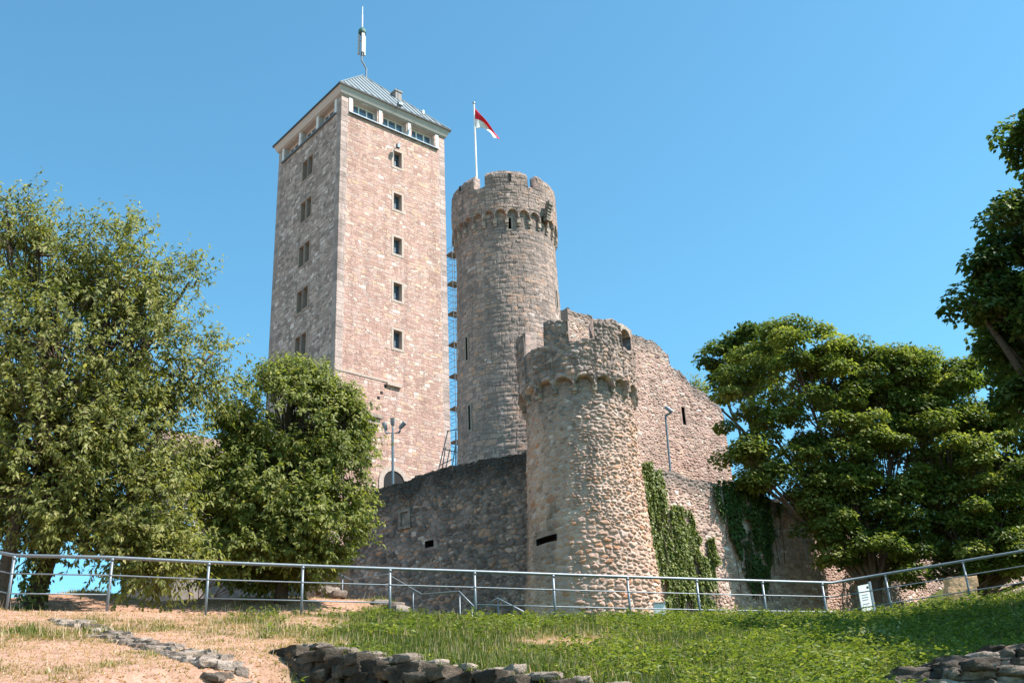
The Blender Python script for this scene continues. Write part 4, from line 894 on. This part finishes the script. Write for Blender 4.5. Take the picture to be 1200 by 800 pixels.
def shoot_tree(tname, label, cat, base, ells, nsh, per, sl, L, mat, seed, r0, trunk_top, bark=None, upb=.25, wr_=.42, shell=.25):
    r = np.random.default_rng(seed); t = thing(tname, label, cat, base)
    S, d, ci = pts_in(ells, int(nsh*1.7), r, shell, -.9); kp = np.argsort(-(noise3(S*1.15, seed)+.25*r.uniform(size=len(S))))[:nsh]; S, d, ci = S[kp], d[kp], ci[kp]; cc = np.array([e[0] for e in ells])[ci]
    m = limbs(np.array(base), ells, S[::9], ci[::9], r, r0, np.array(trunk_top))
    dv_ = norm(d*.8+np.array([0, 0, upb])+unit(nsh, r)*.65); ln = sl*r.uniform(.5, 1.35, nsh)
    for i in range(0, nsh, 3): m.tube([S[i]-dv_[i]*.2, S[i]+dv_[i]*ln[i]*.5, S[i]+dv_[i]*ln[i]-ZZ*.12*ln[i]], [.009, .007, .004], 3, False)
    m.build('trunk', bark or M_bark, t, smooth=True)
    k = np.repeat(np.arange(nsh), per); n = len(k); f = np.tile(np.linspace(.05, 1., per), nsh)+r.normal(size=n)*.03
    P = S[k]+dv_[k]*(ln[k]*f)[:, None]-ZZ[None]*(.12*ln[k]*f*f)[:, None]
    lat = norm(np.cross(dv_[k], unit(n, r))); ax = norm(lat*.7+dv_[k]*.5-np.array([0, 0, .75])+r.normal(size=(n, 3))*.2); P = P+lat*.02
    nrm = norm(SUNW*.6+np.array([0, -.12, .1])+d[k]*.6+r.normal(size=(n, 3))*.45)
    tint = np.clip(.5+.2*r.normal(size=n)+.17*r.normal(size=nsh)[k], 0, 1); l = L*r.uniform(.6, 1.25, n)
    crown_obj('crown', [leaf_arrays(P, ax, nrm, l, l*wr_*r.uniform(.8, 1.2, n), tint)], mat, t); return t
M_l1 = leaf_mat('olive_cherry_leaves', [(0, (0.078, 0.091, 0.021)), (.45, (0.189, 0.202, 0.049)), (.8, (0.286, 0.280, 0.086)), (1, (0.403, 0.364, 0.156))], 0.48)
M_l2 = leaf_mat('bushy_tree_leaves', [(0, (0.072, 0.091, 0.019)), (.45, (0.169, 0.195, 0.044)), (.8, (0.254, 0.267, 0.070)), (1, (0.364, 0.345, 0.124))], 0.48)
M_l3 = leaf_mat('maple_leaves', [(0, (0.058, 0.085, 0.018)), (.45, (0.143, 0.182, 0.039)), (.8, (0.221, 0.247, 0.060)), (1, (0.325, 0.325, 0.104))], 0.48, .5)
M_l4 = leaf_mat('dark_tree_leaves', [(0, (0.030, 0.057, 0.015)), (.5, (0.075, 0.117, 0.030)), (1, (0.173, 0.203, 0.054))], 0.42)
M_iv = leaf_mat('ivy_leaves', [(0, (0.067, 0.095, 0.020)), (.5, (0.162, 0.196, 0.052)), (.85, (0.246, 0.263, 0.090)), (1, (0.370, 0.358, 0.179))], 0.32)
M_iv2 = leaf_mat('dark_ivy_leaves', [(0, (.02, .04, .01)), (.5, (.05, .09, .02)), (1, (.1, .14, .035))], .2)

def gbase(px, Y): p = at(px, 700, Y); p[2] = float(ground(p[0], p[1])); return p
b1 = gbase(37, 26.5)
e1 = [ell(*q) for q in ((45, 300, 70, 60, 26.5), (150, 320, 70, 60, 27), (55, 400, 100, 85, 26), (170, 410, 70, 80, 27), (215, 440, 50, 50, 27.3), (60, 520, 105, 85, 26), (150, 520, 75, 70, 26.5), (180, 590, 45, 45, 25.8), (70, 590, 85, 60, 26), (-60, 430, 90, 150, 27), (-50, 580, 80, 80, 26.5), (10, 260, 40, 40, 26.5), (180, 625, 38, 25, 25.5), (120, 615, 45, 28, 26), (75, 632, 45, 20, 26), (112, 650, 24, 16, 26), (130, 650, 30, 20, 26.2), (250, 412, 30, 16, 27.5), (222, 330, 14, 26, 27.2), (262, 445, 24, 16, 27.5), (178, 660, 34, 30, 25.6), (150, 645, 34, 24, 25.4), (205, 655, 34, 34, 25.8), (172, 680, 26, 16, 25.6))]
shoot_tree('broadleaf_tree', 'large loose olive green tree with ivy on its trunk, far left behind the railing', 'tree', b1, e1, 6400, 17, .8, .155, M_l1, 21, .2, b1+np.array([.05, .2, 3.4]), None, .3, .4, .2)
b2 = gbase(330, 29.8)
e2 = [ell(*q) for q in ((335, 500, 80, 70, 30), (388, 540, 52, 75, 30), (300, 590, 80, 70, 29.5), (265, 545, 50, 65, 30), (365, 615, 62, 52, 29.3), (345, 455, 42, 28, 30.3), (410, 500, 22, 35, 30.3), (395, 470, 20, 20, 30.3), (285, 645, 75, 42, 29.3), (240, 620, 35, 50, 29.8), (330, 660, 60, 30, 29.5), (250, 670, 40, 22, 30.))]
shoot_tree('broadleaf_tree', 'dense rounded green tree in front of the square tower and dark wall', 'tree', b2, e2, 5600, 16, .48, .15, M_l2, 22, .16, b2+np.array([.1, .2, 2.]), None, .3, .45, .35)
b3 = gbase(1034, 46.)
e3 = [ell(*q) for q in ((930, 425, 62, 42, 47), (885, 480, 42, 60, 46.6, 1.), (965, 455, 62, 50, 47), (1012, 450, 55, 45, 47), (920, 528, 66, 44, 46.6, 1.5), (1000, 525, 60, 50, 46.6), (1045, 555, 55, 60, 46.4), (1005, 600, 50, 40, 46.), (880, 546, 32, 22, 46., .8), (905, 562, 30, 13, 46.2, .8), (890, 566, 28, 12, 46.5, 1.), (955, 572, 26, 18, 46.4, 1.), (975, 575, 40, 30, 46.2), (1050, 445, 45, 36, 46.8), (1075, 480, 40, 36, 46.8), (1060, 610, 55, 40, 46.5), (1025, 645, 56, 30, 46.), (1075, 645, 45, 32, 47), (968, 618, 26, 20, 46.), (990, 645, 34, 24, 46))]
clump_tree('maple_tree', 'broad clumpy maple in front of the pink ruined wall, right of centre', 'tree', b3, e3, 450, 125000, .64, .18, M_l3, 23, .22, b3+np.array([-.2, 0, 3.]), M_barkr, 'maples under the right wall', .55)
b4 = gbase(1150, 46.)
e4 = [ell(*q) for q in ((1090, 470, 62, 48, 47), (1150, 480, 60, 55, 46.5), (1110, 530, 65, 45, 46.), (1180, 550, 60, 65, 45.5), (1110, 600, 60, 38, 45.5), (1170, 620, 55, 40, 45), (1230, 520, 60, 80, 46), (1055, 500, 45, 40, 47), (1130, 640, 60, 34, 46), (1205, 640, 50, 40, 46), (1165, 665, 50, 22, 45.5), (1100, 665, 50, 24, 45.), (1215, 655, 40, 34, 44.5), (1300, 560, 70, 80, 48), (1310, 640, 60, 50, 47), (1150, 560, 60, 50, 51), (1205, 600, 60, 60, 51), (1110, 590, 50, 40, 50))]
clump_tree('maple_tree', 'second clumpy maple with dark hollow crown beneath the tall right edge tree', 'tree', b4, e4, 520, 135000, .64, .18, M_l3, 24, .2, b4+np.array([0, 0, 2.2]), M_barkr, 'maples under the right wall', .55)
b5 = gbase(870, 60.); b5[2] = 14
e5 = [ell(*q) for q in ((850, 420, 28, 18, 60), (885, 405, 35, 22, 60), (845, 450, 14, 14, 60), (880, 440, 40, 30, 60), (835, 470, 16, 12, 60))]
clump_tree('broadleaf_tree', 'dark loose tree crown rising behind the right end of the ruined wall', 'tree', b5, e5, 130, 9000, .55, .26, M_l4, 25, .22, np.array([e5[3][0][0], e5[3][0][1], e5[3][0][2]-3]), None)
b6 = gbase(1330, 22.)
e6 = [ell(*q) for q in ((1203, 268, 40, 38, 22), (1140, 350, 24, 16, 22), (1190, 370, 45, 60, 22), (1216, 165, 22, 38, 22), (1215, 460, 42, 45, 22.5), (1300, 330, 90, 170, 22), (1168, 310, 22, 22, 22), (1250, 480, 50, 50, 22))]
e6 += [(np.array([12.6, 17.4, 11.]), np.array([2.7, 2.8, 1.6])), (np.array([13.4, 20.5, 11.4]), np.array([2.8, 3., 1.6])), (np.array([11.6, 14.2, 9.2]), np.array([2., 2.2, 1.3])), (np.array([13.8, 23.4, 11.8]), np.array([2.6, 2., 1.6]))]
clump_tree('broadleaf_tree', 'tall dark tree entering the picture from the right edge', 'tree', b6, e6, 560, 130000, .5, .15, M_l4, 26, .28, b6+np.array([-.3, 0, 4.]), None, None, .3)
b7 = gbase(228, 37.)
e7 = [ell(*q) for q in ((215, 655, 40, 30, 37), (255, 660, 40, 30, 36.5), (290, 655, 40, 34, 37))]
clump_tree('shade_bush', 'dark bush added as shade in the gap under the two left trees', 'bush', b7, e7, 60, 7000, .5, .15, M_l4, 27, .06, b7+np.array([0, 0, .8]))  # bush added to darken the gap where the trees' shade falls
# ivy on the retaining wall
def inpoly(P, poly):
    x, y = P[:, 0], P[:, 1]; c = np.zeros(len(P), bool); n = len(poly)
    for i in range(n):
        (x0, y0), (x1, y1) = poly[i], poly[(i+1) % n]; t_ = ((y0 > y) != (y1 > y)) & (x < (x1-x0)*(y-y0)/(y1-y0+1e-12)+x0); c ^= t_
    return c
def ivy(label, polys, n, mat, seed, thick, L, ang=.0):
    r = np.random.default_rng(seed); PP = []; 
    for poly, w_ in polys:
        q = np.array([on_wall(px, py, RP0, RDIR) for px, py in poly], dtype=object); q = np.array([(a, b[2]) for a, b in q], float)
        lo, hi = q.min(0), q.max(0); S = r.uniform(size=(int(n*w_*3), 2))*(hi-lo)+lo; S[:, 0] += .5*(fbm2(S[:, 0]*3, S[:, 1]*2, seed, 3)-.5); S = S[inpoly(S, q)]
        keep = fbm2(S[:, 0]*2.4, S[:, 1]*.9, seed+3, 3) > .48-.1*w_; S = S[keep][:int(n*w_)]; PP.append(S)
    S = np.concatenate(PP); n = len(S); bul = np.clip(fbm2(S[:, 0]*2., S[:, 1]*.8, seed+9, 3)-.25, 0, 1)*thick
    D = bul*r.uniform(.3, 1.15, n)+.03
    P = np.stack([RP0[0]+RDIR[0]*S[:, 0]-RIN[0]*D, RP0[1]+RDIR[1]*S[:, 0]-RIN[1]*D, S[:, 1]], -1)
    nr = -RIN3; nrm = norm(nr[None]*.8+ZZ[None]*.45+r.normal(size=(n, 3))*.4); ax = norm(-ZZ[None]*.9+nr[None]*.3+r.normal(size=(n, 3))*.45)
    l = L*r.uniform(.6, 1.3, n); b = (P[np.argmin(P[:, 2])]); t = thing('climbing_ivy', label, 'ivy', b)
    crown_obj('leaves', [leaf_arrays(P, ax, nrm, l, l*.85, np.clip(.5+.25*r.normal(size=n), 0, 1))], mat, t)
    m = MB(); 
    for i in range(26):
        a = P[r.integers(n)]; c = a+np.array([RDIR[0], RDIR[1], 0])*r.normal()*.3; c[2] = max(b[2]-.2, a[2]-r.uniform(1, 3)); m.tube([a, (a+c)/2-RIN3*.05, c], [.008, .014, .018], 4, False)
    m.build('stems', M_bark, t)
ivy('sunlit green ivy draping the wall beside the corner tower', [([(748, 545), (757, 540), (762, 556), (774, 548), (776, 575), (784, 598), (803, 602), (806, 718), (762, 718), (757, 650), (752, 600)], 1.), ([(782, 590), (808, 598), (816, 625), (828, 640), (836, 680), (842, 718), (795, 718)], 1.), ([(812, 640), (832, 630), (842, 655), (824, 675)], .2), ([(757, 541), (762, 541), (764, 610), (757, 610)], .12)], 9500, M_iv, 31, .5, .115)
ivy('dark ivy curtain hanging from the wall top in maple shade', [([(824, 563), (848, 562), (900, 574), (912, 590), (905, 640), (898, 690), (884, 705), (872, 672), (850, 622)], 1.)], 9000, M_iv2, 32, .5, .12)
r = np.random.default_rng(33)                          # ivy round the left trunk
n = 900; zz = r.uniform(0, 2.3, n); aa = r.uniform(0, 2*pi, n); rad_ = .27+.1*r.uniform(size=n); P = np.stack([b1[0]+.12*zz/2+rad_*np.cos(aa), b1[1]+rad_*np.sin(aa), b1[2]+zz], -1)
nr = np.stack([np.cos(aa), np.sin(aa), .4+0*aa], -1); t = thing('trunk_ivy', 'ivy wrapped round the trunk of the large left tree', 'ivy', b1)
crown_obj('leaves', [leaf_arrays(P, norm(-ZZ[None]+r.normal(size=(n, 3))*.5), norm(nr+r.normal(size=(n, 3))*.4), np.full(n, .11), np.full(n, .09), r.uniform(size=n))], M_iv, t)
b0 = gbase(3, 25.5)
sec = MB(); sec.tube([b0-ZZ*.3, b0+ZZ*1.2, b0+ZZ*3.2+RI*.1], [.2, .17, .14], 9); o = sec.build('tree_trunk', M_bark, None, b0); tag(o, 'dark bare trunk cut by the left picture edge behind the railing', 'tree trunk')
# shrub on the wall head
def small_shrub(label, c, R_, n, L, mat, seed, name='shrub'):
    r = np.random.default_rng(seed); t = thing(name, label, 'shrub', c-ZZ*R_[2]); d = unit(n, r); P = c+d*np.array(R_)*(r.uniform(size=n)**.4)[:, None]*(1+.25*r.normal(size=n))[:, None]
    nrm = norm(d+ZZ*.7+r.normal(size=(n, 3))*.4); ax = norm(np.cross(nrm, unit(n, r))+d*.6); l = L*r.uniform(.6, 1.3, n)
    crown_obj('leaves', [leaf_arrays(P, ax, nrm, l, l*.5, np.clip(.6+.25*r.normal(size=n), 0, 1))], mat, t); m = MB()
    for i in range(12): m.tube([c-ZZ*R_[2], c+unit(1, r)[0]*np.array(R_)*.7], [.012, .005], 4, False)
    m.build('stems', M_bark, t)
Pw = on_plane(818, 452, (HP1[0]+RIN[0]*.6, HP1[1]+RIN[1]*.6, 0), AL); small_shrub('small shrub growing on the sloping head of the ruined wall', Pw-ZZ*.2, (.5, .5, .75), 900, .13, M_l2, 41)
gsh = hit(1030, 772); small_shrub('bright yellow green bush beside the masonry stump at lower right', gsh+ZZ*.22, (.42, .38, .3), 1500, .085, M_iv, 42, 'bush')

# ------------------------------------------------------------------ grass and weeds
def grass():
    r = np.random.default_rng(51); N = 620000
    x = r.uniform(-14, 17, N); y = r.uniform(10.3, 33, N); yc = np.interp(x, cx, cy)
    ok = (np.abs(x) < y*.52+1.) & (y < np.where(x < -1.5, yc+9, yc+1.2)) & (r.uniform(size=N) < np.clip(1.25-(y-11)/26, .3, 1)); x, y = x[ok], y[ok]
    ok = ~((x > HPX-.2) & (y > HPY-1.2) & (y < HPY+.55)); x, y = x[ok], y[ok]
    d = dryness(x, y); n = len(x); cl = fbm2(x*1.6, y*1.6, 61, 3); keep = r.uniform(size=n) < np.clip(.62*(1-d)+.5*d+.2+.5*(cl-.5), .1, 1); x, y, d, cl = x[keep], y[keep], d[keep], cl[keep]; n = len(x)
    z = ground(x, y); flat = (r.uniform(size=n) < .55*d+.1)
    h = (.05+.115*(1-d)*(.3+1.3*cl)+.04*(x > 2)*(1-d))*r.uniform(.5, 1.4, n); h = np.where(flat, h*1.2+.03, h)
    a = r.uniform(0, 2*pi, n); lean = np.where(flat, .95, r.uniform(.1, .75, n)); ax = np.stack([np.cos(a)*lean, np.sin(a)*lean, np.sqrt(1-lean**2)*.9+.05], -1); b_ = a+pi/2+r.normal(size=n)*.5; w = r.uniform(.008, .017, n)*(1+.4*(1-d))
    tall = (r.uniform(size=n) < .03) & (d < .75); h = np.where(tall, r.uniform(.18, .36, n), h); w = np.where(tall, .006, w); lean = np.where(tall, .25, lean); ax = np.where(tall[:, None], np.stack([np.cos(a)*.2, np.sin(a)*.2, .97+0*a], -1), ax)
    S = np.stack([np.cos(b_), np.sin(b_), 0*b_], -1); P = np.stack([x, y, z-.02], -1)
    V = np.stack([P-S*w[:, None], P+S*w[:, None], P+ax*h[:, None]], 1).reshape(-1, 3); Fc = np.arange(3*n).reshape(-1, 3)
    tint = np.clip(d*.66+.16*r.normal(size=n)+.14+.25*(r.uniform(size=n) < .12)+.55*tall, 0, 1)
    mat = leaf_mat('meadow_grass', [(0, (0.067, 0.095, 0.018)), (.3, (0.146, 0.174, 0.036)), (.5, (0.246, 0.224, 0.078)), (.72, (0.470, 0.297, 0.185)), (1, (0.638, 0.470, 0.336))], 0.3, .6)
    o = obj('meadow_grass', V, Fc, mat, None, (0, 18, 4), {'tint': np.repeat(tint, 3)}); tag(o, 'mown grass on the slope, straw dry at left and green at right', 'grass', None, 'stuff')
    # leafy weeds
    N = 46000; x = r.uniform(-7, 17, N); y = r.uniform(10.3, 31, N); yc = np.interp(x, cx, cy); d = dryness(x, y); cl = fbm2(x*.8, y*.8, 71, 4)
    ok = (np.abs(x) < y*.52+1.) & (y < yc+.6) & (d < .5) & ~((x > HPX-.2) & (y < HPY+.6)) & (r.uniform(size=N) < np.clip((cl-.4)*4+.5*sstep(1.5, 5, x), 0, 1)*(.35+.65*sstep(-3, 4, x))); x, y, cl = x[ok], y[ok], cl[ok]; n = len(x); z = ground(x, y)
    per = 11; H = (.1+.22*cl+.14*sstep(2, 6, x))*r.uniform(.5, 1.3, n); k = np.repeat(np.arange(n), per); m_ = len(k); f = r.uniform(.15, 1, m_)
    P = np.stack([x[k]+r.normal(size=m_)*.05, y[k]+r.normal(size=m_)*.05, z[k]+H[k]*f-.02], -1); nrm = norm(ZZ[None]*.9+r.normal(size=(m_, 3))*.5); aa = r.uniform(0, 2*pi, m_); ax = np.stack([np.cos(aa), np.sin(aa), .35+0*aa], -1)
    l = r.uniform(.04, .1, m_)*(.7+.9*r.uniform(size=n)**3)[k]; V, Fc, T = leaf_arrays(P, ax, nrm, l, l*.45, np.clip(.5+.2*r.normal(size=m_)+.18*r.normal(size=n)[k], 0, 1))
    mat = leaf_mat('weed_leaves', [(0, (0.055, 0.088, 0.015)), (.5, (0.143, 0.182, 0.033)), (.85, (0.220, 0.248, 0.050)), (1, (0.319, 0.319, 0.088))], 0.42)
    o = obj('meadow_weeds', V, Fc, mat, None, (0, 18, 4), {'tint': T}); tag(o, 'leafy green weeds covering the middle and right of the slope', 'weeds', None, 'stuff')
grass()
